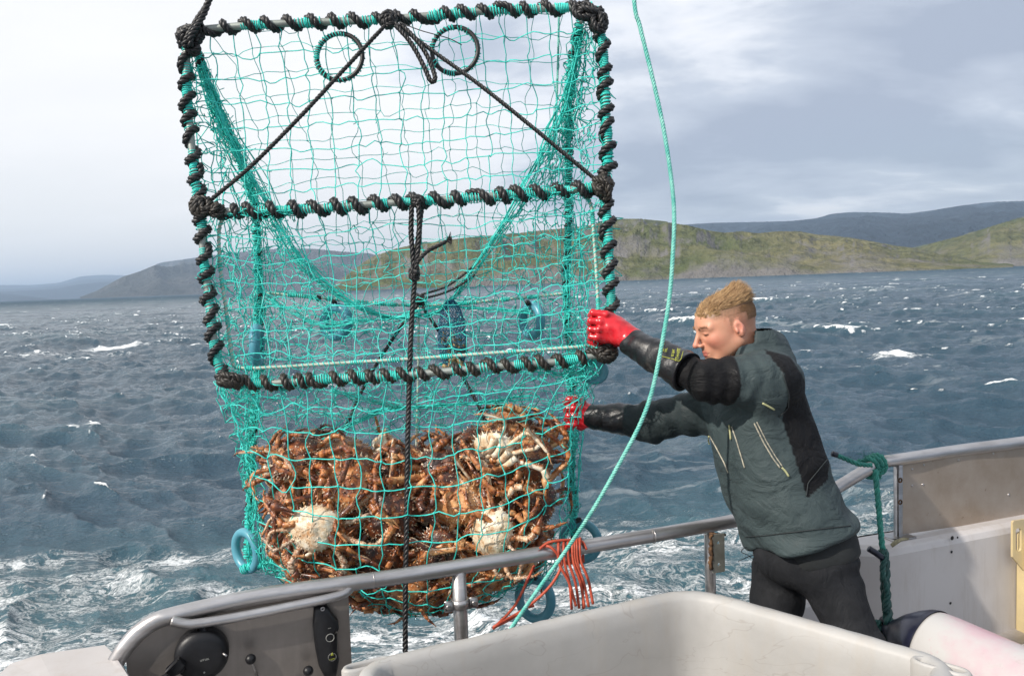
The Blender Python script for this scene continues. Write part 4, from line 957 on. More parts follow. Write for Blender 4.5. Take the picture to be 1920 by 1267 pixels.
# ---- netting
def loft(rows, nu, nv, cubic=True):
    """rows of photo points at their distances -> (nv, nu, 3) grid"""
    R_ = np.array([resample(np.asarray(r), nu) if not isinstance(r, list) else resample(BP(r, 60), nu) for r in rows])
    out = np.stack([resample(bez(R_[:, j], 12*len(rows)), nv) for j in range(nu)], 1); return out
def net(rows, nu, nv, name, r=.0019, jit=.006, sag=.008, seed=0, mat=None, diamond=0.0, skip=0.0, knot=.0034, K=5):
    g = loft(rows, nu, nv); rr = np.random.default_rng(seed)
    # low frequency slackness plus node jitter
    lf = lambda: np.array([[0]])
    J = rr.normal(size=(nv, nu, 3))*jit
    for _ in range(1): J[1:-1, 1:-1] = (J[1:-1, 1:-1]*2+J[:-2, 1:-1]+J[2:, 1:-1]+J[1:-1, :-2]+J[1:-1, 2:])/2.6
    ed = np.ones((nv, nu, 1)); ed[0] = .2; ed[-1] = .2; ed[:, 0] = .3; ed[:, -1] = .3
    g = g+J*ed
    if diamond:
        sh = np.zeros_like(g); du = np.gradient(g, axis=1); sh[::2] = du[::2]*diamond; g = g+sh
    E = []
    def curve(a, b):
        t = np.linspace(0, 1, K)[None, :, None]; n = len(a); L = np.linalg.norm(b-a, axis=1)[:, None, None]
        off = rr.normal(size=(n, 1, 3))*sag*np.minimum(1, L/.05)*rr.choice([.3, 1.0, 1.6], size=(n, 1, 1)); off2 = rr.normal(size=(n, 1, 3))*sag*.5
        return a[:, None]*(1-t)+b[:, None]*t+off*np.sin(t*pi)+off2*np.sin(2*t*pi)
    E.append(curve(g[:, :-1].reshape(-1, 3), g[:, 1:].reshape(-1, 3))); E.append(curve(g[:-1].reshape(-1, 3), g[1:].reshape(-1, 3)))
    E = np.concatenate(E)
    if skip: E = E[rr.random(len(E)) > skip]
    m = MB(); m.curves(E, r, 3); m.blobs(g.reshape(-1, 3), knot*rr.uniform(.75, 1.25, nv*nu)); 
    # short twine tags at some knots
    kk = g.reshape(-1, 3)[rr.random(nv*nu) < .12]; d = rr.normal(size=kk.shape)*.007; m.curves(np.stack([kk, kk+d*.5+[0, 0, -.002], kk+d], 1), r*.7)
    return STUFF(m.build(name, mat or teal, pot))
def sub(path, t0, t1, n=12):
    q = resample(path, 200); return q[int(t0*199):int(t1*199)+1]
def shift(p, dd): return np.asarray(p)+dd*_F
net([TOP, [(366, 170, 2.55), (700, 150, 2.57), (1120, 125, 2.55)], [(372, 290, 2.56), (740, 272, 2.60), (1128, 245, 2.55)], MID], 19, 9, 'front_netting', seed=1, sag=.0055, jit=.0042, r=.0021)
net([shift(TOP, .02), [(400, 170, 2.66), (760, 150, 2.72), (1095, 130, 2.66)], [(440, 290, 2.80), (770, 270, 2.85), (1075, 250, 2.80)], [(482, 420, 2.92), (770, 405, 2.96), (1064, 390, 2.92)], [(486, 560, 2.96), (770, 560, 3.0), (1062, 550, 2.96)], [(480, 740, 2.96), (770, 730, 3.0), (1070, 720, 2.96)], [(474, 900, 2.96), (770, 890, 3.0), (1072, 880, 2.96)]], 15, 22, 'rear_netting', seed=2, r=.0014, sag=.0065, jit=.006)
net([MID, [(400, 500, 2.52), (780, 480, 2.54), (1135, 460, 2.52)], [(408, 610, 2.51), (780, 590, 2.54), (1140, 570, 2.51)], BOT], 18, 8, 'front_netting', seed=3, sag=.006, jit=.005, r=.0020)
net([shift(MID, .03), [(405, 500, 2.58), (780, 485, 2.60), (1130, 465, 2.58)], [(412, 610, 2.58), (780, 595, 2.60), (1135, 575, 2.58)], shift(BOT, .05), [(450, 800, 2.60), (770, 800, 2.6), (1076, 780, 2.6)]], 20, 13, 'inner_netting', seed=33, sag=.009, jit=.010, diamond=.35, r=.0014)
# sides
net([sub(LEFT, .03, .97), shift(.5*(resample(LEFT, 60)[2:57]+resample(sub(BL_, 0, .72), 60)[2:57]), .0), sub(BL_, .02, .72)], 26, 8, 'side_netting', seed=4, r=.0019, sag=.014, jit=.012, diamond=.3)
net([sub(RIGHT, .03, .97), shift(.5*(resample(RIGHT, 60)[2:57]+resample(sub(BR_, 0, .68), 60)[2:57]), .0), sub(BR_, .02, .68)], 26, 8, 'side_netting', seed=5, r=.0019, sag=.014, jit=.012, diamond=.3)
# entrance tunnels, drawn in towards the centre
SL = BP([(372, 110, 2.56), (398, 190, 2.60), (440, 285, 2.66), (496, 385, 2.74), (556, 480, 2.80), (604, 528, 2.84), (665, 572, 2.87), (735, 595, 2.88), (790, 590, 2.88)], 60)
SR = BP([(1092, 60, 2.56), (1072, 150, 2.6), (1040, 245, 2.66), (994, 345, 2.72), (945, 425, 2.78), (900, 490, 2.82), (860, 545, 2.85), (830, 580, 2.87), (795, 592, 2.88)], 60)
net([sub(BL_, .05, .62), .5*(resample(sub(BL_, .05, .62), 40)+resample(SL, 40))+A(0, .05, -.01), SL], 24, 7, 'tunnel_netting', seed=6, r=.0020, sag=.013, jit=.011, diamond=.4)
net([sub(BR_, .05, .62), .5*(resample(sub(BR_, .05, .62), 40)+resample(SR, 40))+A(0, .05, -.01), SR], 24, 7, 'tunnel_netting', seed=7, r=.0020, sag=.013, jit=.011, diamond=.4)
net([[(490, 560, 2.92), (520, 640, 2.9), (500, 760, 2.9)], [(600, 560, 2.9), (620, 640, 2.9), (610, 780, 2.88)], [(700, 590, 2.88), (715, 660, 2.88), (700, 790, 2.86)], [(780, 600, 2.88), (800, 680, 2.88), (800, 780, 2.86)]], 9, 10, 'tunnel_netting', seed=8, sag=.014, jit=.014, diamond=.5)
net([[(795, 600, 2.88), (800, 680, 2.88), (800, 780, 2.86)], [(880, 590, 2.88), (890, 680, 2.88), (880, 780, 2.86)], [(970, 570, 2.9), (980, 650, 2.9), (970, 790, 2.88)], [(1060, 560, 2.92), (1062, 660, 2.92), (1068, 790, 2.92)]], 9, 10, 'tunnel_netting', seed=9, sag=.014, jit=.014, diamond=.5)
def bundle(path, n, spread, seed, r=.0017, name='gathered_twine'):
    rr = np.random.default_rng(seed); m = MB(); N = 44; q = resample(path, N); us, vs = frames(q); S = np.interp(np.linspace(0, 1, N), np.linspace(0, 1, len(spread)), spread)
    for i in range(n):
        a, b_ = rr.normal(size=2); kx = np.interp(np.arange(N), np.linspace(0, N, 12), rr.normal(size=12))*.55; ky = np.interp(np.arange(N), np.linspace(0, N, 12), rr.normal(size=12))*.55
        o = us*((a+kx)*S)[:, None]+vs*((b_+ky)*S)[:, None]; m.tube(q+o, r, 4)
    # cross threads and tangles
    E = []
    for i in range(n*9):
        j = rr.integers(1, N-3); s = S[j]; c = q[j]; o1 = (us[j]*rr.normal()+vs[j]*rr.normal())*s*1.5; o2 = (us[j]*rr.normal()+vs[j]*rr.normal())*s*1.5; c2 = q[min(N-1, j+rr.integers(0, 3))]
        mid = (c+c2)/2+(o1+o2)/2+rr.normal(size=3)*s*.6; E.append([c+o1, mid, c2+o2])
    m.curves(E, r*.9); kk = q[rr.integers(0, N, n*3)]+rr.normal(size=(n*3, 3))*S.mean(); m.blobs(kk, .0032)
    return STUFF(m.build(name, teal, pot))
bundle(SL, 12, [.004, .010, .016, .012, .008, .005, .004], 21); bundle(SR, 12, [.006, .012, .016, .014, .010, .006, .004], 22)
bundle(BP([(372, 100, 2.55), (410, 200, 2.63), (455, 300, 2.74), (476, 380, 2.84)], 20), 8, [.004, .012, .014, .010], 23)
bundle(BP([(1094, 60, 2.56), (1070, 180, 2.66), (1050, 300, 2.74), (1040, 360, 2.8)], 20), 9, [.006, .014, .014, .01], 24)
bundle(BP([(486, 420, 2.9), (492, 520, 2.93), (490, 620, 2.93), (486, 720, 2.93)], 20), 8, [.010, .016, .018, .012], 25)
bundle(BP([(1066, 400, 2.9), (1066, 520, 2.94), (1070, 650, 2.94), (1074, 800, 2.94), (1072, 960, 2.94)], 30), 9, [.012, .018, .018, .012, .008], 26)
bundle(BP([(500, 560, 2.93), (600, 608, 2.9), (680, 600, 2.88), (740, 596, 2.88), (830, 575, 2.88), (1000, 585, 2.9)], 30), 5, [.008, .006, .004, .003, .006], 27)
bundle(BP([(520, 860, 2.86), (590, 835, 2.84), (650, 800, 2.82), (720, 770, 2.82), (800, 762, 2.84), (900, 755, 2.86), (1000, 745, 2.9)], 30), 6, [.006, .005, .004, .003, .003, .006], 28)
bundle(BP([(620, 730, 2.6), (700, 752, 2.7), (760, 764, 2.78)], 12), 4, [.004, .004, .003], 29)
bundle(BP([(474, 760, 2.94), (470, 860, 2.94), (470, 960, 2.93), (470, 1040, 2.92)], 20), 8, [.010, .012, .010, .010], 30)
bundle(BP([(404, 716, 2.5), (470, 722, 2.49), (540, 732, 2.5)], 12), 5, [.006, .008, .006], 31)
bundle(BP([(1000, 690, 2.5), (1060, 700, 2.52), (1100, 690, 2.5), (1120, 640, 2.5)], 12), 7, [.008, .012, .014, .014], 32)
bundle(BP([(430, 404, 2.5), (520, 402, 2.5), (560, 400, 2.5)], 12), 6, [.010, .014, .010], 33); bundle(BP([(930, 372, 2.5), (1000, 366, 2.5), (1090, 362, 2.5)], 12), 6, [.010, .014, .014], 34)
# the bag that holds the catch: front sheet bulging over the crabs, then under and up the back
bagrows = [BOT, [(447, 800, 2.50), (760, 790, 2.47), (1076, 770, 2.50)], [(474, 890, 2.52), (600, 905, 2.45), (770, 900, 2.43), (930, 890, 2.45), (1068, 860, 2.54)], [(484, 980, 2.56), (620, 995, 2.44), (770, 1000, 2.42), (920, 980, 2.44), (1060, 950, 2.58)],
           [(505, 1060, 2.62), (630, 1070, 2.47), (770, 1080, 2.44), (910, 1060, 2.47), (1035, 1030, 2.62)], [(545, 1105, 2.72), (650, 1120, 2.60), (775, 1135, 2.56), (900, 1120, 2.58), (995, 1085, 2.72)], [(600, 1118, 2.84), (690, 1140, 2.80), (785, 1152, 2.78), (880, 1140, 2.80), (950, 1105, 2.84)], [(560, 1090, 2.93), (690, 1105, 2.95), (785, 1110, 2.95), (880, 1100, 2.95), (1000, 1070, 2.93)]]
net(bagrows, 15, 15, 'bag_netting', seed=10, r=.0021, sag=.006, jit=.005, knot=.0046)
net([[(418, 712, 2.5), (445, 790, 2.6), (474, 890, 2.7), (484, 980, 2.74), (505, 1060, 2.76), (560, 1100, 2.8)], [(420, 720, 2.7), (440, 800, 2.8), (468, 900, 2.86), (476, 990, 2.88), (490, 1050, 2.88), (560, 1090, 2.9)], [(482, 720, 2.95), (476, 800, 2.95), (472, 900, 2.95), (468, 990, 2.95), (466, 1045, 2.95), (540, 1085, 2.95)]], 17, 6, 'bag_side_netting', seed=11, sag=.013, jit=.010, diamond=.4)
net([[(1136, 662, 2.5), (1078, 770, 2.6), (1068, 860, 2.64), (1060, 950, 2.7), (1038, 1030, 2.74), (985, 1090, 2.8)], [(1100, 720, 2.7), (1082, 790, 2.8), (1072, 880, 2.86), (1070, 960, 2.88), (1060, 1030, 2.88), (1010, 1080, 2.9)], [(1070, 720, 2.95), (1072, 800, 2.95), (1074, 900, 2.95), (1078, 980, 2.95), (1080, 1040, 2.95), (1030, 1090, 2.95)]], 17, 6, 'bag_side_netting', seed=12, sag=.013, jit=.010, diamond=.4)
net([[(402, 715, 2.52), (420, 790, 2.62), (452, 860, 2.76), (470, 920, 2.88)], [(440, 720, 2.56), (455, 790, 2.66), (466, 860, 2.8), (472, 920, 2.9)], [(482, 725, 2.93), (478, 790, 2.93), (474, 860, 2.93), (472, 920, 2.93)]], 9, 5, 'bag_side_netting', seed=13, sag=.016, jit=.014, diamond=.5)
net([[(420, 722, 2.6), (770, 715, 2.66), (1130, 680, 2.6)], [(440, 790, 2.8), (770, 775, 2.86), (1090, 760, 2.8)], [(470, 850, 2.93), (770, 850, 2.98), (1075, 830, 2.93)]], 19, 5, 'tunnel_netting', seed=14, sag=.014, jit=.014, diamond=.5)

# bait bag hanging inside
bb = based(thing('bait_bag', 'blue mesh bait bag hanging inside the netting right of the centre rope', 'bait bag'), P(848, 692, 2.8))
m = MB(); prof = [(0, .006), (.012, .020), (.04, .036), (.09, .046), (.15, .050), (.19, .046), (.225, .034), (.245, .016), (.25, .004)]
c0 = P(845, 562, 2.78); zs = np.linspace(0, .25, 26); rs_ = np.interp(zs, [p[0] for p in prof], [p[1] for p in prof]); th = np.arange(22)/22*2*pi; E = []
G = np.array([[c0+A(r*cos(t+z*6+(i % 2)*.14), r*.7*sin(t+z*6), -z)+rn_.normal(size=3)*.0016 for t in th] for i, (z, r) in enumerate(zip(zs, rs_))])
E = [np.stack([G[:-1].reshape(-1, 3), G[1:].reshape(-1, 3)], 1), np.stack([G[:-1].reshape(-1, 3), np.roll(G, -1, 1)[1:].reshape(-1, 3)], 1)]
m.curves(np.concatenate(E), .0013); m.build('mesh_sleeve', simple('blue_netting', (.02, .14, .24), .5, bs_=0), bb)
bm = simple('bait_scraps', (.42, .30, .13), .5, var=.5, scale=40, c2=(.10, .06, .03), bs_=.5)
for i in range(14):
    c = c0+A(rn_.normal()*.016, rn_.normal()*.010, -.14-.09*rn_.random()); m = MB(); m.tube(bez([c, c+rn_.normal(size=3)*.012, c+rn_.normal(size=3)*.02], 8), .0075, 7); m.build('bait_piece', bm, bb)
# ---------------------------------------------------------------- king crabs
def f_crab(t, bs, out):
    v = objc(t); at = t.node('ShaderNodeAttribute', attribute_name='v').outputs['Fac']
    oi = t.node('ShaderNodeObjectInfo').outputs['Random']
    vv = t.node('ShaderNodeVectorMath', operation='ADD', ins={0: v, 1: t.node('ShaderNodeCombineXYZ', ins={0: oi, 1: oi, 2: oi}).outputs[0]}).outputs[0]
    n = t.noise(vv, 26, 6, .7); f = t.noise(vv, 95, 5, .75); big = t.noise(vv, 7, 3, .5)
    top = t.ramp(t.math('ADD', t.math('MULTIPLY', n, .75), t.math('ADD', t.math('MULTIPLY', big, .35), t.math('MULTIPLY', t.math('SUBTRACT', oi, .6), .16))), [(.38, (.024, .007, .004)), (.48, (.13, .034, .012)), (.565, (.42, .135, .035)), (.67, (.70, .38, .16))])
    low = t.ramp(n, [(.36, (.50, .27, .12)), (.50, (.74, .60, .42)), (.64, (.84, .78, .66))])
    k = t.math('ADD', at, t.math('MULTIPLY', t.math('SUBTRACT', f, .5), .9))
    c = t.mix(t.math('MULTIPLY', t.math('SUBTRACT', k, .38), 4.0, True), top, low)
    red = t.ramp(t.noise(vv, 15, 5, .7), [(.60, (0, 0, 0)), (.72, (.5, .5, .5))]); c = t.mix(t.math('MULTIPLY', red, t.math('SUBTRACT', 1.0, at, True)), c, (.42, .03, .02))
    c = t.mix(t.ramp(f, [(.64, (0, 0, 0)), (.74, (.5, .5, .5))]), c, (.62, .42, .24))
    setin(t, bs, Base_Color=c, Roughness=t.math('ADD', .22, t.math('MULTIPLY', n, .35)), Specular_IOR_Level=.55, Coat_Weight=.25, Coat_Roughness=.15)
    bump(t, bs, t.math('ADD', n, t.math('MULTIPLY', f, .6)), .7, .004)
crabm = material('king_crab_shell', f_crab)
def cones(mb, cen, dirn, ln, rad, attr=0.0, k=4):
    cen = np.asarray(cen, float); dirn = nrm(np.asarray(dirn, float)); n = len(cen)
    ref = np.where(np.abs(dirn[:, 2:]) < .9, [[0, 0, 1.0]], [[1.0, 0, 0]]); u = nrm(np.cross(dirn, ref)); v = np.cross(dirn, u); th = np.arange(k)/k*2*pi
    rad = np.broadcast_to(rad, (n,)); ln = np.broadcast_to(ln, (n,))
    B_ = cen[:, None]+(u[:, None]*np.cos(th)[:, None]+v[:, None]*np.sin(th)[:, None])*rad[:, None, None]; Tp = cen+dirn*ln[:, None]
    V = np.concatenate([B_, Tp[:, None]], 1).reshape(-1, 3); b = np.arange(n)[:, None]*(k+1)
    T = np.concatenate([np.stack([b[:, 0]+i, b[:, 0]+(i+1) % k, b[:, 0]+k], 1) for i in range(k)])
    at = np.repeat(np.broadcast_to(attr, (n,)), k+1).reshape(n, k+1).copy(); at[:, -1] += .45; mb.add(V, None, T, np.clip(at.ravel(), 0, 1))  # spine tips coloured paler to carry their highlights
def carapace(rr, pale=0.0):
    nu, nv = 44, 26; th = np.arange(nu)/nu*2*pi; ph = np.linspace(-pi/2, pi/2, nv)
    V = []; AT = []
    for p in ph:
        for t in th:
            ct, st = cos(t), sin(t); w_ = .088*(1+.10*cos(2*t)*0+.06*cos(3*t+pi/2)); l_ = .080
            x = cos(p)*ct*w_*(1-.16*st); y = cos(p)*st*l_; z = sin(p)*(.042 if p > 0 else .026)
            if p > 0: z += .010*math.exp(-((x/.03)**2+((y+.01)/.035)**2)) + .006*math.exp(-(((abs(x)-.045)/.02)**2+((y+.03)/.03)**2))-.006*math.exp(-(((abs(x)-.022)/.010)**2+((y-.01)/.03)**2))
            V.append((x, y, z)); AT.append((.0 if p > .05 else .95))
    V = np.array(V); AT = np.array(AT); V += rr.normal(size=V.shape)*.0009
    i = np.arange(nv-1)[:, None]; j = np.arange(nu)[None]; Q = np.stack([i*nu+j, i*nu+(j+1) % nu, (i+1)*nu+(j+1) % nu, (i+1)*nu+j], -1).reshape(-1, 4)
    m = MB(); m.add(V, Q, None, np.clip(AT+pale, 0, 1))
    n = 170; p = np.arcsin(rr.uniform(.0, .99, n)); t = rr.uniform(0, 2*pi, n)
    c = np.stack([np.cos(p)*np.cos(t)*.086*(1-.16*np.sin(t)), np.cos(p)*np.sin(t)*.078, np.sin(p)*.042], 1); nn = nrm(c*[1/.086**2, 1/.078**2, 1/.042**2])
    cones(m, c, nn+rr.normal(size=c.shape)*.15, rr.uniform(.006, .0125, n)*(.55 if pale > .5 else 1), rr.uniform(.0032, .005, n), .25+pale)
    n = 34; t = np.arange(n)/n*2*pi; c = np.stack([np.cos(t)*.087*(1-.16*np.sin(t)), np.sin(t)*.079, 0*t], 1)
    cones(m, c, c*[1, 1, 0]+[0, 0, .02], rr.uniform(.012, .022, n)*(.6 if pale > .5 else 1), .005, .3+pale)
    m.tube(bez([A(0, .078, .004), A(0, .096, .006), A(0, .108, .012)], 6), np.linspace(.007, .001, len(bez([A(0, 0, 0), A(0, 1, 0), A(0, 2, 0)], 6))), 7, attr=.2)
    return m
def limb(mb, pts, rads, up, rr, spine=True, pale=0.0, ell=.8):
    """jointed segments; back of the limb dark and spiny, underside pale"""
    for s in range(len(pts)-1):
        a, b = np.asarray(pts[s], float), np.asarray(pts[s+1], float); ra, rb = rads[s]; ax_ = nrm(b-a); side = nrm(np.cross(ax_, up)); u = np.cross(side, ax_); L = np.linalg.norm(b-a)
        last = s == len(pts)-2
        prof = [(0, .35), (.03, .82), (.10, 1.02), (.35, .93), (.65, .93), (.88, 1.10), (.96, .95), (1.0, .45)] if not last else [(0, .4), (.04, .9), (.15, 1.0), (.5, .8), (.8, .45), (.95, .16), (1.0, .02)]
        k = 9; th = np.arange(k)/k*2*pi; V = []; AT = []
        for f, w_ in prof:
            r = (ra+(rb-ra)*f)*w_
            for t in th: V.append(a+ax_*L*f+(side*cos(t)*ell+u*sin(t))*r); AT.append(np.clip(.08-.58*sin(t), 0, .75)+pale)
        n = len(prof); i = np.arange(n-1)[:, None]; j = np.arange(k)[None]; Q = np.stack([i*k+j, i*k+(j+1) % k, (i+1)*k+(j+1) % k, (i+1)*k+j], -1).reshape(-1, 4)
        if last: AT = [x*.5 for x in AT]
        mb.add(V, Q, None, np.clip(AT, 0, 1))
        if spine:
            q = max(3, int(L/.011)); f = rr.uniform(.05, .95, q*2); t = rr.uniform(-.2, pi+.2, q*2); r = (ra+(rb-ra)*f)*.95
            c = a+ax_*(L*f)[:, None]+(side*np.cos(t)[:, None]*ell+u*np.sin(t)[:, None])*r[:, None]; cones(mb, c, c-(a+ax_*(L*f)[:, None])+ax_*.003, rr.uniform(.005, .010, q*2), .0024, .2+pale, 3)
crab_protos = []
def make_crab(seed, pale=0.0, curl=1.0):
    rr = np.random.default_rng(seed)
    t = thing('king_crab', 'king crab', 'crab')
    carapace(rr, pale).build('carapace', crabm, t)
    m = MB()                     # folded tail flap and segmented underside
    for i in range(5):
        y = -.052+i*.017; w_ = .036-.004*abs(i-1); m.lathe(A(0, y, -.026-.002*i), A(0, 1, 0), [(-.009, .001), (-.006, w_*.55), (0, w_*.62), (.006, w_*.55), (.009, .001)], 14, attr=.9)
    V_ = m.v
    for i in range(len(V_)): V_[i] = V_[i]*[1, 1, .32]+[0, 0, -.020]
    for s in (-1, 1):
        for i in range(4): m.tube(bez([A(s*.014, .04-i*.024, -.026), A(s*.04, .042-i*.026, -.028), A(s*.066, .045-i*.032, -.014)], 8), .0125, 8, attr=.85)
    m.build('underside', crabm, t)
    for s in (-1, 1):
        for i in range(3):
            a0 = (.42-.46*i)+rr.normal()*.14; r0 = A(s*.070, .030-.030*i, -.006); lift = rr.uniform(.0, .32); out = A(s*cos(a0), sin(a0), 0)
            Lm = rr.uniform(.110, .130); p1 = r0+A(s*.016, sin(a0)*.01, -.004); p2 = p1+nrm(out+A(0, 0, lift))*Lm
            sweep = rr.choice([-1, 1, 1])*rr.uniform(.6, 1.6)*curl*(1 if i < 2 else -1); tn = A(-sin(a0)*s, cos(a0), 0)
            p3 = p2+nrm(out*.7+tn*sweep*.5+A(0, 0, -.15))*.038
            p4 = p3+nrm(out*(.35-.35*abs(sweep))+tn*sweep+A(0, 0, -.25))*rr.uniform(.095, .12); p5 = p4+nrm((p4-p3)*8-out*.35+A(0, 0, -.12))*.052
            m = MB(); limb(m, [r0, p1, p2, p3, p4, p5], [(.0150, .014), (.0150, .0120), (.0132, .0120), (.0122, .0085), (.0078, .0030)], nrm(A(0, 0, 1)-out*.2), rr, pale=pale*.6)
            m.build('leg', crabm, t)
        r0 = A(s*.050, .058, -.010); p1 = r0+A(s*.020, .02, 0); p2 = p1+A(s*.030, .055, .010+rr.normal()*.01); p3 = p2+A(-s*.012, .030, -.008); p4 = p3+A(-s*.032, .030, -.018)
        big = 1.25 if s > 0 else .95; m = MB(); limb(m, [r0, p1, p2, p3, p4], [(.011, .011), (.012, .011), (.013, .014), (.0155*big, .0135*big)], A(0, 0, 1.0), rr, pale=pale*.6, ell=1.0)
        hd = nrm(p4-p3)
        for o_ in (-.006, .007): m.tube(bez([p4-hd*.012+A(0, 0, o_), p4+hd*.012+A(0, 0, o_*1.8), p4+hd*.034+A(0, 0, o_*.4)], 8), np.linspace(.0085, .0015, len(bez([p4, p4+1, p4+2], 8))), 7, attr=.15)
        m.build('claw', crabm, t)
    return t
protos = [make_crab(s, p, c) for s, p, c in ((1, 0, 1.0), (2, .05, .7), (3, 0, 1.2), (4, .30, .9), (5, 0, .85), (6, .80, .5), (7, .35, .9))]
proto_used = set()
def dup(root):
    r = root.copy(); col.objects.link(r)
    for ch in list(root.children):
        c = ch.copy(); col.objects.link(c); c.parent = r
    return r
co_cache = {}
BAG = np.array([(760, 478, 1078), (850, 482, 1066), (950, 492, 1056), (1020, 505, 1035), (1080, 535, 1000), (1130, 640, 930), (1165, 720, 860)], float)
TOPX = [480, 560, 640, 760, 850, 930, 1000, 1060]; TOPY = [815, 795, 815, 835, 800, 765, 760, 790]
def place_crab(pi_, px, py, d, dorsal, head, scale, label, group=None, free=False):
    """dorsal and head are directions in (right, up, away) of the boat's side"""
    t = dup(protos[pi_])
    B3 = np.array([A(1, 0, 0), A(0, 0, 1), A(0, 1, 0)]); z = nrm(np.asarray(dorsal, float)@B3); y = np.asarray(head, float)@B3; y = nrm(y-z*np.dot(y, z)); x = np.cross(y, z)
    Mx = mathutils.Matrix(((x[0], y[0], z[0], 0), (x[1], y[1], z[1], 0), (x[2], y[2], z[2], 0), (0, 0, 0, 1)))
    p = P(px, py, d); scale *= 1.05
    # lie within the bag: turn the crab about its back until the fewest legs press through the netting, tuck in the rest
    best = None
    def outside(c_, M3, s_=1.0):
        if c_.data.name not in co_cache:
            a = np.empty(len(c_.data.vertices)*3, np.float32); c_.data.vertices.foreach_get('co', a); co_cache[c_.data.name] = a.reshape(-1, 3)[::5]
        w_ = p+(co_cache[c_.data.name]*s_*scale)@M3; q = w_-CAM; z_ = q@_F; X_ = 960+FPX*(q@_R)/z_; Y_ = 633.5-FPX*(q@_U)/z_
        xl = np.interp(Y_, BAG[:, 0], BAG[:, 1]); xr = np.interp(Y_, BAG[:, 0], BAG[:, 2]); yt = np.interp(X_, TOPX, TOPY)
        return np.mean((X_ < xl) | (X_ > xr) | (Y_ > np.interp(X_, [520, 640, 780, 900, 1020], [1085, 1130, 1160, 1130, 1070])) | (Y_ < yt) | (z_ < 2.455))
    for k_ in range(12):
        a_ = (0 if free else 1)*(k_*pi/6) if k_ else 0.0; M3 = np.array([x*cos(a_)+y*sin(a_), -x*sin(a_)+y*cos(a_), z]); s_ = sum(outside(c_, M3) for c_ in t.children)
        if best is None or s_ < best[0]-.05: best = (s_, M3)
    M3 = best[1]; x, y, z = M3
    Mx = mathutils.Matrix(((x[0], y[0], z[0], 0), (x[1], y[1], z[1], 0), (x[2], y[2], z[2], 0), (0, 0, 0, 1)))
    for c_ in t.children:
        f_ = 1.0
        while outside(c_, M3, f_) > .22 and f_ > .64: f_ -= .12
        if f_ < 1: c_.scale = (f_, f_, f_)
    t.matrix_world = mathutils.Matrix.Translation(p) @ Mx @ mathutils.Matrix.Scale(scale, 4)
    t['label'] = label; t['category'] = 'crab'
    if group: t['group'] = group
    elif 'group' in t: del t['group']
    return t
G_ = 'king crabs caught in the bag of the pot'
spec = [  # proto, px, py, d, dorsal, head, scale, label
 (5, 590, 990, 2.495, (.05, .30, -1.0), (.05, -1, -.2), .84, 'pale cream crab at the left of the catch, legs hanging down'),
 (5, 922, 992, 2.51, (-.35, .2, -1.0), (.9, .35, .1), .84, 'pale cream crab lying sideways at the right of the catch'),
 (6, 775, 1108, 2.62, (-.1, -.5, -.8), (.2, -.6, -.5), .90, 'pale spiny crab at the very bottom of the bag beside the black rope'),
 (0, 550, 860, 2.62, (-.3, .8, -.5), (-.3, .6, .3), .95, 'dark crab at the top left corner of the catch with legs raised'),
 (1, 660, 905, 2.56, (.1, .55, -.9), (.2, .8, .4), 1.0, 'orange brown crab above and to the right of the pale left crab'),
 (2, 650, 855, 2.68, (.1, .8, -.4), (-.4, .2, -.9), .95, 'brown crab on top of the heap above the pale left crab'),
 (4, 745, 872, 2.64, (0, .9, -.6), (.2, .1, -1), 1.0, 'red brown crab on top of the heap just left of the centre rope'),
 (0, 840, 875, 2.62, (.2, .8, -.6), (.8, .2, -.5), 1.0, 'brown crab on top of the heap just right of the centre rope'),
 (6, 930, 850, 2.60, (.4, .5, .8), (.7, .7, 0), .95, 'crab on its back with crossed pale legs at the top of the right heap'),
 (4, 1000, 855, 2.66, (.6, .4, -.6), (.2, .8, -.2), .9, 'brown crab pressed into the upper right corner of the net'),
 (2, 955, 800, 2.78, (.1, .9, -.3), (-.7, .3, -.2), .95, 'highest crab of all, on top of the right heap'),
 (0, 1000, 945, 2.62, (.5, .1, -.9), (.3, -.9, 0), .9, 'brown crab against the right edge of the bag above the pale one'),
 (2, 855, 935, 2.57, (-.2, .3, -1), (-.6, -.7, 0), .95, 'orange brown crab between the centre rope and the pale crab on the right'),
 (1, 730, 960, 2.55, (.1, .1, -1), (.2, .9, 0), .95, 'dark spiny crab with its back against the net beside the centre rope'),
 (4, 825, 1030, 2.56, (-.2, -.1, -1), (.9, .2, 0), .9, 'brown crab with curled orange legs just right of the centre rope'),
 (0, 710, 1050, 2.60, (.2, -.4, -.9), (-.7, -.5, 0), .9, 'dark brown crab low down between the pale left crab and the centre rope'),
 (1, 535, 945, 2.63, (-.7, .1, -.7), (0, .8, .4), .9, 'brown crab squeezed into the left edge of the bag'),
 (2, 560, 1060, 2.66, (-.6, -.5, -.7), (.3, -.6, .2), .85, 'brown crab at the lower left curve of the bag above the rail'),
 (4, 905, 1075, 2.62, (.2, -.5, -.8), (.7, .4, 0), .95, 'dark crab behind the rail post at the lower right of the bag'),
 (0, 965, 1050, 2.68, (.6, -.5, -.5), (.2, -.9, 0), .85, 'brown crab at the lower right curve of the bag beside the orange line'),
 (2, 690, 1110, 2.68, (-.1, -.7, -.6), (.9, .1, .1), .9, 'dark crab below the rail to the left of the pale bottom crab'),
 (5, 565, 1092, 2.74, (-.5, -.5, -.6), (.2, .9, .1), .7, 'pale crab just showing over the rail at the lower left'),
 (1, 850, 1118, 2.72, (.1, -.8, -.4), (-.8, .2, .2), .9, 'crab at the bottom of the bag left of the rail post, one leg hanging out')]
for i_, a in enumerate(spec): place_crab(*a, group=G_, free=i_ in (0, 1, 2))
rr = random.Random(4)
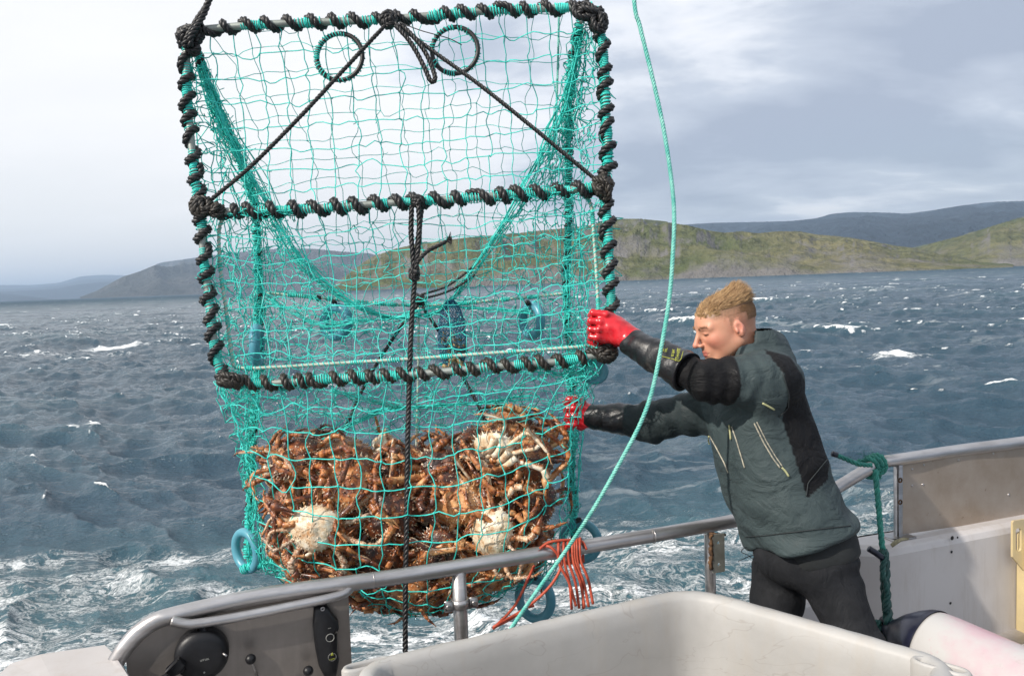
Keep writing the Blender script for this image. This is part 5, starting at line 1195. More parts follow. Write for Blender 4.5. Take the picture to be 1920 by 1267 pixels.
for (px, py, d) in ((560, 900, 2.76), (650, 940, 2.76), (750, 930, 2.78), (850, 930, 2.78), (950, 900, 2.78), (570, 1000, 2.78), (670, 1010, 2.76), (780, 1010, 2.76), (890, 1010, 2.76), (965, 980, 2.80), (620, 1070, 2.78), (740, 1080, 2.76), (840, 1070, 2.76), (930, 1060, 2.80), (600, 870, 2.86), (700, 880, 2.86), (800, 870, 2.86), (900, 840, 2.86), (640, 980, 2.88), (800, 970, 2.88), (930, 960, 2.88),
                    (600, 925, 2.70), (800, 950, 2.70), (935, 910, 2.70), (720, 850, 2.74), (530, 890, 2.74), (990, 900, 2.74), (770, 1040, 2.68), (640, 1060, 2.70)):
    place_crab(rr.choice([0, 1, 2, 4]), px, py, d, (rr.gauss(0, .6), rr.gauss(.3, .6), rr.gauss(-.5, .5)), (rr.gauss(0, 1), rr.gauss(0, 1), rr.gauss(0, .5)), rr.uniform(.85, 1.0), 'brown crab buried in the heap behind the others in the bag', G_)
for t_ in protos:      # the five patterns themselves are not part of the catch
    for c_ in list(t_.children): bpy.data.objects.remove(c_)
    bpy.data.objects.remove(t_)
# ---------------------------------------------------------------- the man: solid shapes blended as distance fields
def cap(p, a, b, ra, rb):
    a = np.asarray(a, np.float32); b = np.asarray(b, np.float32); ab = b-a; t = np.clip(((p-a)@ab)/np.dot(ab, ab), 0, 1)
    return np.linalg.norm(p-(a+t[:, None]*ab), axis=1)-(ra+(rb-ra)*t)
def ell(p, c, r, ax=None):
    q = p-np.asarray(c, np.float32)
    if ax is not None: q = q@np.asarray(ax, np.float32).T
    r = np.asarray(r, np.float32); k0 = np.linalg.norm(q/r, axis=1); k1 = np.linalg.norm(q/(r*r), axis=1)+1e-9; return k0*(k0-1)/k1
def smin(a, b, k):
    h = np.clip(.5+.5*(b-a)/k, 0, 1); return b*(1-h)+a*h-k*h*(1-h)
def smax(a, b, k): return -smin(-a, -b, k)
def surface_nets(f, lo, hi, h):
    lo = np.asarray(lo, float); n = np.ceil((np.asarray(hi)-lo)/h).astype(int)+1
    g = np.stack(np.meshgrid(*[lo[k]+h*np.arange(n[k]) for k in range(3)], indexing='ij'), -1).reshape(-1, 3).astype(np.float32)
    F = f(g).reshape(n).astype(np.float32); ins = F < 0
    sh = tuple(k-1 for k in n); acc = np.zeros(sh+(3,)); cnt = np.zeros(sh)
    cs = [(i, j, k) for i in (0, 1) for j in (0, 1) for k in (0, 1)]
    sl = lambda o: tuple(slice(o[k], o[k]+sh[k]) for k in range(3))
    for a in cs:
        for ax in range(3):
            if a[ax]: continue
            b = list(a); b[ax] = 1; Fa, Fb = F[sl(a)], F[sl(b)]; m = (Fa < 0) != (Fb < 0)
            t = np.where(m, Fa/np.where(m, Fa-Fb, 1), 0)
            cnt += m
            for k in range(3): acc[..., k] += m*(a[k]+(t if k == ax else 0))
    act = cnt > 0; idx = -np.ones(sh, int); idx[act] = np.arange(act.sum())
    ijk = np.argwhere(act); V = lo+h*(ijk+acc[act]/cnt[act][:, None]); Q = []
    for ax in range(3):
        o1, o2 = [(1, 2), (2, 0), (0, 1)][ax]
        sA = [slice(1, sh[k]) for k in range(3)]; sA[ax] = slice(0, sh[ax])
        e = [0, 0, 0]; e[ax] = 1
        f0 = ins[tuple(slice(sA[k].start, sA[k].stop) for k in range(3))]; f1 = ins[tuple(slice(sA[k].start+e[k], sA[k].stop+e[k]) for k in range(3))]
        for sgn, m in ((0, f0 & ~f1), (1, ~f0 & f1)):
            w_ = np.argwhere(m)+[sA[k].start for k in range(3)]
            if not len(w_): continue
            def at(d1_, d2_):
                q = w_.copy(); q[:, o1] -= d1_; q[:, o2] -= d2_; return idx[q[:, 0], q[:, 1], q[:, 2]]
            qd = np.stack([at(1, 1), at(0, 1), at(0, 0), at(1, 0)], 1); Q.append(qd if sgn == 0 else qd[:, ::-1])
    Q = np.concatenate(Q); Q = Q[(Q >= 0).all(1)]
    return V, Q
def snoise(p, s, seed=0):
    """cheap smooth noise from crossed waves"""
    r = np.random.default_rng(seed); o = np.zeros(len(p), np.float32)
    for i in range(9):
        k = r.normal(size=3).astype(np.float32)*s*(1+.22*i); o += np.sin(p@k+np.float32(r.random()*6))/(1+.3*i)
    return o/2.6
def sd_mesh(name, f, lo, hi, h, mat, parent, colour=None, extra=None):
    V, Q = surface_nets(f, lo, hi, h)
    at = {'Col': ('COL', colour(V))} if colour else None
    base = np.array(parent_base[parent.name]); o = obj(name, mesh_from(name, V-base, [Q], mat, True, at), parent); parent_base[o.name] = tuple(base); return o, V
man = based(thing('person', 'blond man in grey green jacket leaning over the rail to pull the crab pot', 'person'), A(*P(1560, 1500, 2.35)[:2], DECK))

# --- head: local axes, x forward (face), y to his left, z up
HC = P(1358, 608, 2.42)
yaw, pit, rol = radians(9), radians(17), radians(0)
fw = nrm(-_R*cos(yaw)*cos(pit)-np.array([0, 1.0, 0])*sin(yaw)*cos(pit)-_U*sin(pit)); lf = nrm(np.cross(_U, fw)); upv = np.cross(fw, lf); HS = .93; HA = np.array([fw, lf, upv])*HS
def HL(x, y, z): return HC+A(x, y, z)@HA*1.0
def f_head(pw):
    p = ((pw-HC.astype(np.float32))@HA.T.astype(np.float32))/np.float32(HS*HS)
    py = p.copy(); py[:, 1] = np.abs(py[:, 1])
    d = ell(p, (-.012, 0, .020), (.098, .077, .078))
    d = smin(d, ell(p, (.030, 0, .005), (.062, .064, .072)), .02)
    d = smin(d, ell(p, (.034, 0, -.050), (.054, .050, .062)), .025)
    d = smin(d, ell(py, (.022, .046, -.045), (.040, .020, .042)), .025)
    d = smin(d, cap(py, (-.006, .056, -.060), (.062, .020, -.098), .015, .016), .025)
    d = smin(d, ell(p, (.074, 0, -.100), (.020, .021, .018)), .018)
    d = smin(d, cap(py, (.080, .012, .016), (.070, .046, .010), .0105, .009), .014)      # brow
    d = smin(d, ell(py, (.056, .040, -.030), (.022, .014, .014)), .026)                  # cheekbone
    d = smax(d, -ell(py, (.0985, .031, -.008), (.016, .0165, .0125)), .010)               # socket
    d = np.minimum(d, ell(py, (.0735, .031, -.0075), (.0135, .0135, .0115)))              # eye
    d = smin(d, cap(py, (.084, .020, -.0035), (.077, .044, -.0055), .0042, .0036), .003)  # upper lid, lowered
    d = smin(d, cap(p, (.088, 0, .006), (.112, 0, -.033), .0065, .0085), .010)            # nose
    d = smin(d, ell(p, (.1135, 0, -.0375), (.0105, .0095, .0085)), .006)
    d = smin(d, ell(py, (.1005, .0115, -.0415), (.0095, .0065, .0065)), .005)
    d = smax(d, -ell(py, (.105, .0065, -.0475), (.0055, .0032, .0035)), .002)
    d = smin(d, ell(p, (.080, 0, -.068), (.016, .027, .024)), .014)                       # muzzle
    d = smin(d, cap(py, (.0945, .000, -.0645), (.084, .023, -.0695), .0042, .0028), .003)  # lips
    d = smin(d, cap(py, (.0925, .000, -.0755), (.084, .020, -.0725), .0048, .0028), .003)
    d = smax(d, -cap(py, (.099, .000, -.0703), (.086, .026, -.0722), .0014, .0012), .0018)
    d = smax(d, -ell(p, (.100, 0, -.0885), (.009, .02, .006)), .010)
    # ear
    e = ell(py, (-.012, .078, -.019), (.0165, .008, .0265), np.array([[.94, -.30, -.18], [.30, .95, 0], [.17, -.05, .98]]))
    e = smax(e, -ell(py, (-.007, .088, -.015), (.0105, .0085, .017)), .0035); e = smin(e, ell(py, (-.001, .081, -.023), (.005, .005, .008)), .004)
    d = smin(d, e, .006)
    d = smin(d, cap(p, (-.035, 0, -.055), (-.075, 0, -.185), .056, .062), .035)
    return d*np.float32(HS)
def skin_col(V):
    p = (V-HC)@HA.T/HS**2; py = np.abs(p[:, 1]); c = np.tile(A(.61, .315, .205), (len(V), 1))
    def blend(m, col_): 
        nonlocal c; m = np.clip(m, 0, 1)[:, None]; c = c*(1-m)+A(*col_)*m
    sp_ = snoise(p.astype(np.float32), 70, 41); blend(.18*np.clip(sp_, 0, 1), (.52, .22, .15)); blend(.12*np.clip(-sp_, 0, 1), (.66, .42, .30))
    g = lambda cx, cy, cz, r: np.exp(-(((p[:, 0]-cx)**2+(py-cy)**2+(p[:, 2]-cz)**2)/r**2))
    blend(.55*g(.072, .048, -.042, .032), (.62, .19, .14)); blend(.6*g(.115, 0, -.036, .016), (.62, .22, .17)); blend(.45*g(-.015, .085, -.015, .030), (.66, .21, .17))
    blend(g(.097, .0, -.065, .0075)+g(.093, .013, -.067, .0075)+g(.096, .0, -.076, .008)+g(.092, .011, -.075, .007), (.50, .13, .12))
    blend(1.4*g(.087, .000, -.0712, .003), (.16, .04, .03))
    # lowered lashes and shade of the eye opening, brows
    blend(1.6*np.exp(-((p[:, 2]+.0105)/.0022)**2)*((py > .020) & (py < .045) & (p[:, 0] > .07)), (.10, .05, .035))
    nb = np.exp(-((p[:, 2]-.015-.06*(py-.03))/.0050)**2)*((py > .010) & (py < .052) & (p[:, 0] > .058)); blend(.40*nb*(.7+.3*snoise(p.astype(np.float32), 500)), (.22, .12, .06))
    # beard shadow, close cropped sides
    blend(.22*((p[:, 2] < -.05) & (p[:, 0] > -.02)), (.46, .27, .17))
    hl = np.clip(((-p[:, 0]+.052)*1.0+(p[:, 2]-.015)*.9)/.016, 0, 1)*np.clip((p[:, 2]+.055-np.clip(-p[:, 0]-.02, 0, .1)*-.0)/.03, 0, 1)*np.clip((p[:, 2]-.022+ (p[:,0] < .012)*.2 )/.012, 0, 1)
    ear = (py > .0765) & (p[:, 0] > -.045) & (p[:, 0] < .022) & (p[:, 2] < .018); hl = hl*(~ear)
    n = .5+.5*snoise(p.astype(np.float32), 260, 3); dens = np.clip((p[:, 2]+.05)/.09, .2, 1)
    blend(hl*(.55+.35*n)*dens, (.20, .115, .062)); blend(hl*np.clip((p[:, 2]-.035)/.02, 0, 1)*.8, (.19, .12, .065))
    return c
def f_skin(t, bs, o):
    c = t.node('ShaderNodeAttribute', attribute_name='Col').outputs['Color']; v = objc(t); n = t.noise(v, 90, 4, .6); f = t.noise(v, 900, 2, .6)
    c = t.mix(t.math('MULTIPLY', n, .35), c, t.mix(1.0, c, (.86, .62, .55), 'MULTIPLY'))
    setin(t, bs, Base_Color=c, Roughness=.48, Subsurface_Weight=.12, Subsurface_Radius=(.01, .004, .002), Subsurface_Scale=.6); bump(t, bs, t.math('ADD', n, t.math('MULTIPLY', f, .5)), .12, .001)
skin = material('skin', f_skin)
lo, hi = HC-.20, HC+.155
body, HV = sd_mesh('body', f_head, HC-A(.16, .16, .22), HC+A(.20, .16, .135), .0026, skin, man, skin_col)
# hair: cropped sides, longer wind blown top
hairm = material('blond_hair', lambda t, bs, o: setin(t, bs, Base_Color=t.ramp(t.math('ADD', t.math('MULTIPLY', t.node('ShaderNodeAttribute', attribute_name='v').outputs['Fac'], .7), t.math('MULTIPLY', t.noise(objc(t), 60, 4, .7), .3)), [(.15, (.15, .080, .036)), (.42, (.34, .20, .095)), (.80, (.58, .39, .20))]), Roughness=.42))
def hair():
    rr = np.random.default_rng(31); n = 13000
    d = nrm(rr.normal(size=(n*2, 3))); d[:, 2] = np.abs(d[:, 2])*1.0-.25; d = nrm(d); c = A(-.012, 0, .018); p = c+d*A(.097, .076, .078)
    # skull surface incl. forehead: march outward onto the field
    for _ in range(8): w_ = HC+p@HA; p = p-nrm(d/A(.097, .076, .082))*f_head(w_.astype(np.float32))[:, None]
    x, y, z = p.T; front = .066-.10*np.abs(y)**1.0*.5
    top = (z > .052) & (x < .080) | ((z > .040) & (x > .035) & (x < .084)) 
    side = ((x < .040+(z-.03)*.9) & (z > .0) & (z <= .056))|((x < -.030) & (z > -.05) & (z <= .02))
    ear = (np.abs(y) > .066) & (x > -.05) & (x < .025) & (z < .03)
    keep = (top | (side & ~ear)); p = p[keep]; top = top[keep]; d = d[keep]; x, y, z = p.T; n = len(p)
    N = nrm(d/A(.097, .076, .082)); S = 5
    lump = snoise(p.astype(np.float32), 55, 5)[:, None]; l2 = snoise(p.astype(np.float32), 120, 8)[:, None]
    edge = np.clip((z-.046)/.022, 0, 1)
    fr_ = np.clip((.07-x)/.10, 0, 1); L = np.where(top, .005+.009*edge+(.005+.012*edge*fr_)*rr.uniform(.2, 1.5, n)**1.3, .004+.007*np.clip((z-.01)/.05, 0, 1))
    tuft = np.exp(-(((x+.050)/.028)**2+((z-.085)/.03)**2)); L = L+tuft*.016
    tb = A(-1, .0, .05)-N*(N@A(-1, .0, .05))[:, None]; back = nrm(tb)+lump*A(.05, .28, .08)+l2*A(.0, .10, .05)
    dir0 = nrm(N*np.where(top, .10+.26*fr_*edge+tuft*1.1, .18)[:, None]+back*np.where(top, .95, .0)[:, None]+A(-.4, 0, -.5)*(~top)[:, None]+rr.normal(size=(n, 3))*(.05+.35*(rr.random((n, 1)) < .10)))
    dir1 = nrm(dir0*.8+nrm(tb)*np.where(top, .5, .2)[:, None]+A(0, 0, .7)*(tuft[:, None])+lump*A(0, .15, .05)-N*.05)
    t = np.linspace(0, 1, S)[None, :, None]; q = (p-N*.001)[:, None]+(dir0[:, None]*t+(dir1-dir0)[:, None]*t*t*.5)*L[:, None, None]
    # locks: strands lean to the nearest of a few hundred leaders
    ld = rr.choice(np.where(top)[0], 900, replace=False); lp = p[ld]
    near = np.array([np.argmin(((lp-x_)**2).sum(1)) for x_ in p]); pull_ = (q[ld][near]-q)*np.where(top, .30, 0)[:, None, None]*(np.linspace(0, 1, S)**1.2)[None, :, None]
    q = q+pull_; q = q+(rr.normal(size=(900, 3))*.0016)[near][:, None]*np.where(top, 1, 0)[:, None, None]*(np.linspace(0, 1, S)**1.5)[None, :, None]
    q = HC+q@HA
    r = np.where(top, .00075, .00042)[:, None]*np.linspace(1, .25, S)[None]
    m = MB(); m.curves(q, r, 3, attr=np.clip((rr.random(900)[near]*.35+rr.random(n)*.5+.1)*np.where(top, 1, .35), 0, 1)); o = m.build('hair', hairm, man); o['kind'] = 'stuff'
hair()
def brow():
    m = MB(); rr = np.random.default_rng(6); E = []
    for s in (-1, 1):
        for i in range(160):
            y = rr.uniform(.012, .050); z = .0145+.10*(y-.012)-.004*((y-.03)/.02)**2*1.2+rr.normal()*.0019; p = A(.095, s*y, z)
            for _ in range(6): p = p-A(1, 0, 0)*f_head((HC+p@HA)[None].astype(np.float32))[0]*.9
            dd = A(.3, s*1.0, .25); E.append([HC+(p-A(.0005, 0, 0))@HA, HC+(p+dd*.003+A(.0012, 0, 0))@HA, HC+(p+dd*.006+A(.0004, 0, -.0003))@HA])
    m.curves(np.array(E)[::2], .0003, attr=.3); o = m.build('eyebrows', hairm, body); o['kind'] = 'stuff'
brow()

# --- jacket
SHL, SHR = P(1440, 712, 2.27), P(1352, 762, 2.60)        # shoulders
ELL, WRL = P(1322, 712, 2.245), P(1192, 646, 2.42)        # near arm: elbow, wrist
ELR, WRR = P(1222, 792, 2.72), P(1112, 780, 2.78)        # far arm
lat = nrm(SHL-SHR); stations = [(1412, 678, 2.44, .09, .075), (1412, 722, 2.43, .17, .105), (1419, 785, 2.42, .19, .130), (1436, 850, 2.41, .185, .138), (1460, 925, 2.39, .18, .140), (1486, 975, 2.38, .188, .148), (1502, 1012, 2.37, .192, .152)]
SC = np.array([P(*s[:3]) for s in stations]); SW = np.array([s[3:] for s in stations])
def torso(p, grow=0.0, t0=0, t1=None, sc=SC, sw=SW, lat_=lat):
    d = np.full(len(p), 9.0, np.float32); axis = nrm(sc[-1]-sc[1]); L = (sc-sc[0])@axis; s = (p-sc[0].astype(np.float32))@axis.astype(np.float32)
    t1 = L[-1] if t1 is None else t1
    c = np.stack([np.interp(s, L, sc[:, k]) for k in range(3)], 1); a = np.interp(s, L, sw[:, 0])+grow; b = np.interp(s, L, sw[:, 1])+grow
    la = nrm(lat_-axis*np.dot(lat_, axis)); fr = np.cross(axis, la); q = p-c; u = q@la; v = q@fr
    e = ((np.abs(u)/a)**2.4+(np.abs(v)/b)**2.4)**(1/2.4); dd = (e-1)*np.minimum(a, b)
    dd = smax(dd, (s-t1), .02); dd = smax(dd, t0-s, .03); return dd
AX = nrm(SC[-1]-SC[1]); LT = nrm(lat-AX*np.dot(lat, AX)); FR = np.cross(AX, LT)
if np.dot(FR, -_R) < 0: FR = -FR
LTOT = np.dot(SC[-1]-SC[0], AX)
def folds(p):
    """cloth creases: drag lines across the trunk and rings at the bent sleeves"""
    s = (p-SC[0])@AX; u = (p-SC[0])@LT; w1_ = snoise(p, 7, 2); o = .0055*snoise(p*np.float32(1), 11, 4)+.0032*snoise(p, 26, 5)
    ridge = lambda x: 1-2*np.abs(((x/pi) % 1)*2-1)
    o = o+.0045*np.sin((s*.75+u*.9)*34+w1_*2.6)*np.clip((s-.26)*5, 0, 1)+.003*np.sin((s*1.1-u*.5)*48+w1_*3.2)*np.clip((s-.30)*5, 0, 1)
    return o
def ring_folds(p, a, b, c0_, c1_, amp, fr):
    ab = b-a; L = np.linalg.norm(ab); t = ((p-a)@ab)/L**2; w_ = snoise(p, 9, 7)
    return amp*np.sin(t*fr+w_*2.4)*np.exp(-((t-c0_)/c1_)**2)*(.6+.4*snoise(p, 12, 9))
def f_jacket(p):
    d = torso(p, 0, .02)
    d = smin(d, ell(p, P(1425, 712, 2.33), (.085, .08, .065)), .05)
    d = smin(d, cap(p, P(1425, 700, 2.40), SHL+A(0, 0, -.01), .085, .084), .05)
    arm = smin(cap(p, SHL, ELL, .083, .054), cap(p, ELL, ELL+(WRL-ELL)*.30, .053, .051), .02)+ring_folds(p, SHL, ELL, .7, .5, .0055, 26)+ring_folds(p, SHL, ELL, .0, .3, .004, 22)
    d = smin(d, arm, .012)
    d = smin(d, cap(p, P(1400, 735, 2.52), SHR, .10, .082), .05)
    arm2 = smin(cap(p, SHR, ELR, .080, .066), cap(p, ELR, ELR+(WRR-ELR)*.35, .062, .054), .03)+ring_folds(p, SHR, ELR, .8, .6, .007, 24)
    d = smin(d, arm2, .035)
    # collar and the folded hood lying on the shoulders
    hd = cap(p, P(1402, 660, 2.37), P(1446, 652, 2.44), .040, .050); hd = smin(hd, cap(p, P(1432, 652, 2.40), P(1466, 684, 2.44), .050, .034), .03); hd = smin(hd, cap(p, P(1400, 636, 2.44), P(1420, 634, 2.40), .040, .046), .03)
    hd = smin(hd, ell(p, P(1440, 678, 2.42), (.070, .09, .038)), .03)
    d = smin(d, hd+.003*snoise(p, 30, 12), .018)
    # opening for the neck
    d = smax(d, -cap(p, P(1352, 600, 2.42), P(1398, 668, 2.42), .070, .066), .012)
    d = d+folds(p)
    # sewn seam between yoke and side panel
    return d
def px_of(V):
    q = V-CAM; z = q@_F; return 960+FPX*(q@_R)/z, 633.5-FPX*(q@_U)/z
def jacket_col(V):
    s = (V-SC[0])@AX; u = (V-SC[0])@LT; w_ = np.interp(s, (SC-SC[0])@AX, np.arange(len(SC)))
    c_ = np.stack([np.interp(s, (SC-SC[0])@AX, SC[:, k]) for k in range(3)], 1); fr = (V-c_)@FR; la = (V-c_)@LT
    c = np.tile(A(.048, .067, .070), (len(V), 1)); blk_ = A(.006, .006, .007)
    # black inset running down the back of the near side
    side = (la > .02) & (fr < -.040-.0*s+np.clip(s-.30, 0, 1)*.0+.015) & (fr > -.135+np.clip((s-.05), 0, .40)*.12)
    tri = (s > -.02) & (s < .50) & (fr < -.030-.10*np.clip((s-.28)/.2, 0, 1)) & (la > -.02) & (fr > -.30+0*s)
    arm_t = ((V-SHL)@(ELL-SHL))/np.dot(ELL-SHL, ELL-SHL); da = np.linalg.norm(V-(SHL+np.clip(arm_t, 0, 1.3)[:, None]*(ELL-SHL)), axis=1)
    onarm = (da < .105) & (arm_t > .0) & (fr > -.04)
    x_, y_ = px_of(V); poly = [(1432, 655), (1482, 668), (1505, 705), (1556, 850), (1552, 900), (1514, 934), (1497, 880), (1466, 785), (1480, 745), (1470, 700)]; m = np.zeros(len(V), bool)
    for i in range(len(poly)):
        (xa, ya), (xb, yb) = poly[i], poly[(i+1) % len(poly)]; cr_ = (ya > y_) != (yb > y_); m ^= cr_ & (x_ < (xb-xa)*(y_-ya)/((yb-ya) or 1e-9)+xa)
    m &= la > -.06; c[m] = blk_
    dl = np.linalg.norm(V-ELL, axis=1); t2 = ((V-ELL)@(WRL-ELL))/np.dot(WRL-ELL, WRL-ELL)
    x, y = px_of(V); fore = (da < .12) & (arm_t > .60) & (V@_F-CAM@_F < 2.5) & (np.linalg.norm(V-ELL, axis=1) < .17); c[fore] = blk_
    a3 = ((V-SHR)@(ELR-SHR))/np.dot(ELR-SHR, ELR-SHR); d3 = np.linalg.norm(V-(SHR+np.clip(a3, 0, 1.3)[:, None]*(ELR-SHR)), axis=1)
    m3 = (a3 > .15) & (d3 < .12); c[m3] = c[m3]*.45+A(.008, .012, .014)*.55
    return c
def f_jk(t, bs, o):
    c = t.node('ShaderNodeAttribute', attribute_name='Col').outputs['Color']; v = objc(t); n = t.noise(v, 7, 5, .6); f = t.noise(v, 500, 2, .6); wet = t.noise(v, 16, 6, .7)
    w_ = t.ramp(wet, [(.52, (0, 0, 0)), (.64, (1, 1, 1))]); zz_ = t.node('ShaderNodeSeparateXYZ', ins={0: v}).outputs[2]
    c = t.mix(t.math('MULTIPLY', w_, .38), c, t.mix(1.0, c, (.42, .44, .46), 'MULTIPLY')); c = t.mix(t.math('MULTIPLY', n, .30), c, t.mix(1.0, c, (.70, .70, .68), 'MULTIPLY'))
    sp = t.ramp(t.noise(v, 120, 3, .7), [(.70, (0, 0, 0)), (.74, (.4, .4, .4))]); c = t.mix(sp, c, (.015, .018, .02))
    setin(t, bs, Base_Color=c, Roughness=t.math('SUBTRACT', .66, t.math('MULTIPLY', w_, .20)), Specular_IOR_Level=.22)
    cr = t.noise(t.mapping(v, scale=(1, 1, 1.6), rot=(0, .5, .4)), 9, 5, .55, 1.2)
    bump(t, bs, t.math('ADD', t.math('MULTIPLY', cr, 1.0), t.math('ADD', t.math('MULTIPLY', n, .5), t.math('MULTIPLY', f, .02))), .75, .022)
jkm = material('grey_green_shell_fabric', f_jk)
lo = np.min([SC.min(0)-.26, ELR-.1, WRR-.0, ELL-.1], 0); hi = np.max([SC.max(0)+.24, SHL+.12, SHR+.12], 0); hi[2] = SC[0][2]+.10
jacket, JV = sd_mesh('jacket', f_jacket, lo, hi, .0056, jkm, man, jacket_col)
# things sewn on the jacket, dropped along the line of sight onto the cloth
def onto(px, py, f, d0=2.0, d1=2.9, off=.001):
    d = d0
    for _ in range(60):
        q = P(px, py, d); g = float(f(q[None].astype(np.float32))[0])
        if g < .0012: break
        d += g*.75
        if d > d1: break
    return P(px, py, d-off)
def seam(l, f, r, mat, name, parent, n=24, off=.001, flat=None):
    q = np.array([onto(x, y, f, off=off) for x, y in np.stack([np.interp(np.linspace(0, 1, n), np.linspace(0, 1, len(l)), [a[k] for a in l]) for k in (0, 1)], 1)])
    q[1:-1] = (q[:-2]+q[1:-1]*2+q[2:])/4
    return MB().tube(q, r, 6).build(name, mat, parent)
zipm = simple('pale_zip_tape', (.48, .44, .34), .45, var=.3, scale=150, c2=(.20, .19, .16)); pull = simple('lime_zip_pull', (.42, .42, .22), .5)
for l, r in (([(1414, 793), (1432, 830), (1450, 860), (1463, 877)], .0022), ([(1419, 791), (1437, 827), (1455, 857), (1467, 874)], .0018), ([(1372, 800), (1382, 830), (1391, 860), (1396, 877)], .0022), ([(1331, 818), (1345, 843), (1358, 868), (1365, 886)], .0022)):
    seam(l, f_jacket, r, zipm, 'zip', jacket)
for l in ([(1466, 876), (1473, 883), (1479, 893)], [(1367, 797), (1369, 812), (1370, 824)], [(1329, 818), (1328, 826), (1330, 832)], [(1430, 756), (1440, 761), (1452, 768)]):
    seam(l, f_jacket, .003, pull, 'zip_pull', jacket, 8, .004)
drk = simple('dark_seam', (.018, .024, .026), .7)
for l in ([(1552, 860), (1515, 905), (1512, 930)], [(1398, 1006), (1430, 1004), (1480, 998), (1530, 992), (1595, 985)]):
    seam(l, f_jacket, .0016, drk, 'stitched_seam', jacket)
seam([(1468, 700), (1480, 740), (1478, 765), (1460, 782)], f_jacket, .0016, drk, 'stitched_seam', jacket)

# --- under layer and trousers
HPc = P(1505, 1030, 2.37)
HL_, KL_, FL_ = P(1535, 1040, 2.31), P(1612, 1215, 2.22), P(1700, 1560, 2.34)
HR_, KR_, FR_ = P(1468, 1045, 2.46), P(1441, 1240, 2.42), P(1445, 1560, 2.60)
FL_[2] = DECK+.10; FR_[2] = DECK+.10
def f_under(p):
    sc = np.array([P(1495, 975, 2.38), P(1508, 1012, 2.37), P(1514, 1042, 2.37)])
    return torso(p, 0, 0, None, sc, np.array([(.165, .125), (.168, .128), (.165, .128)]))+.003*snoise(p, 22, 3)
under, _v = sd_mesh('under_jacket', f_under, P(1508, 1010, 2.37)-.26, P(1508, 1010, 2.37)+.26, .008, simple('black_fleece', (.014, .017, .018), .85, scale=60), man)
def f_trousers(p):
    d = ell(p, P(1505, 1035, 2.37), (.140, .160, .10))
    d = smin(d, cap(p, HL_, KL_, .094, .064)+ring_folds(p, HL_, KL_, .2, .35, .006, 22)+ring_folds(p, HL_, KL_, .95, .25, .006, 30), .04)
    d = smin(d, cap(p, HR_, KR_, .088, .066)+ring_folds(p, HR_, KR_, .1, .35, .006, 22), .03)
    d = smin(d, cap(p, KL_, FL_, .064, .056)+ring_folds(p, KL_, FL_, .9, .3, .006, 40), .03); d = smin(d, cap(p, KR_, FR_, .064, .056)+ring_folds(p, KR_, FR_, .9, .3, .006, 40), .03)
    return d+.004*snoise(p, 14, 21)+.002*snoise(p, 34, 22)
def f_tr(t, bs, o):
    v = objc(t); n = t.noise(v, 10, 5, .65); f = t.noise(v, 420, 2, .6); cr = t.noise(t.mapping(v, scale=(1.6, 1.6, .7)), 12, 5, .6, 1.0)
    setin(t, bs, Base_Color=t.ramp(n, [(.35, (.010, .011, .013)), (.65, (.019, .020, .023))]), Roughness=.75, Specular_IOR_Level=.2); bump(t, bs, t.math('ADD', cr, t.math('MULTIPLY', f, .03)), .6, .016)
trm = material('charcoal_trousers', f_tr)
pts = np.array([HL_, KL_, FL_, HR_, KR_, FR_, P(1508, 1045, 2.37)]); trs, _v = sd_mesh('trousers', f_trousers, np.append(pts.min(0)[:2]-.19, DECK+.06), pts.max(0)+A(.17, .2, .06), .0085, trm, man)
seam([(1432, 1012), (1436, 1024), (1441, 1037)], f_under, .0032, simple('red_tag', (.42, .015, .02), .5), 'red_tag', under, 8, .002)
seam([(1515, 1015), (1517, 1028)], f_trousers, .002, drk, 'belt_loop', trs, 6)
seam([(1548, 1010), (1556, 1030), (1566, 1046), (1574, 1042), (1570, 1015)], f_trousers, .0016, drk, 'pocket_seam', trs, 20)
for c, fwd in ((FL_, nrm(A(-.8, -.3, 0))), (FR_, nrm(A(-.95, -.1, 0)))):
    a_ = A(c[0], c[1], DECK+.05)
    def f_boot(p): 
        d = smin(cap(p, a_-fwd*.03, a_+fwd*.17, .05, .042), cap(p, a_+A(0, 0, .02), c+A(0, 0, .14), .055, .07), .03); return smax(d, DECK+.002-p[:, 2], .004)
    sd_mesh('boot', f_boot, a_-A(.25, .25, .06), a_+A(.25, .25, .30), .009, simple('rubber_boot', (.03, .03, .03), .4), man)
# loose cord at the waist
m = MB(); m.tube(BP([(1412, 1030, 2.4), (1398, 1026, 2.38), (1390, 1034, 2.37), (1402, 1040, 2.37), (1412, 1048, 2.4)], 30), .0012, 5); m.tube(BP([(1412, 1040, 2.4), (1396, 1046, 2.38), (1384, 1052, 2.38)], 14), .0012, 5); m.build('waist_cord', black, man)

# --- gauntlet gloves
redm = material('red_rubber', lambda t, bs, o: (setin(t, bs, Base_Color=t.ramp(t.noise(objc(t), 18, 5, .6), [(.35, (.46, .004, .010)), (.65, (.68, .012, .022))]), Roughness=.26, Specular_IOR_Level=.6, Coat_Weight=.3, Coat_Roughness=.1), bump(t, bs, t.noise(objc(t), 40, 4, .6, .8), .35, .006)))
def f_gb(t, bs, o):
    v = objc(t); n = t.noise(v, 30, 6, .7, .5); w_ = t.noise(v, 11, 5, .65); s = t.ramp(w_, [(.60, (0, 0, 0)), (.72, (1, 1, 1))])
    setin(t, bs, Base_Color=t.mix(t.math('MULTIPLY', s, .5), (.008, .008, .010), (.09, .08, .07)), Roughness=t.math('ADD', .18, t.math('MULTIPLY', n, .35)), Specular_IOR_Level=.6); bump(t, bs, n, .45, .008)
gbm = material('wet_black_rubber', f_gb)
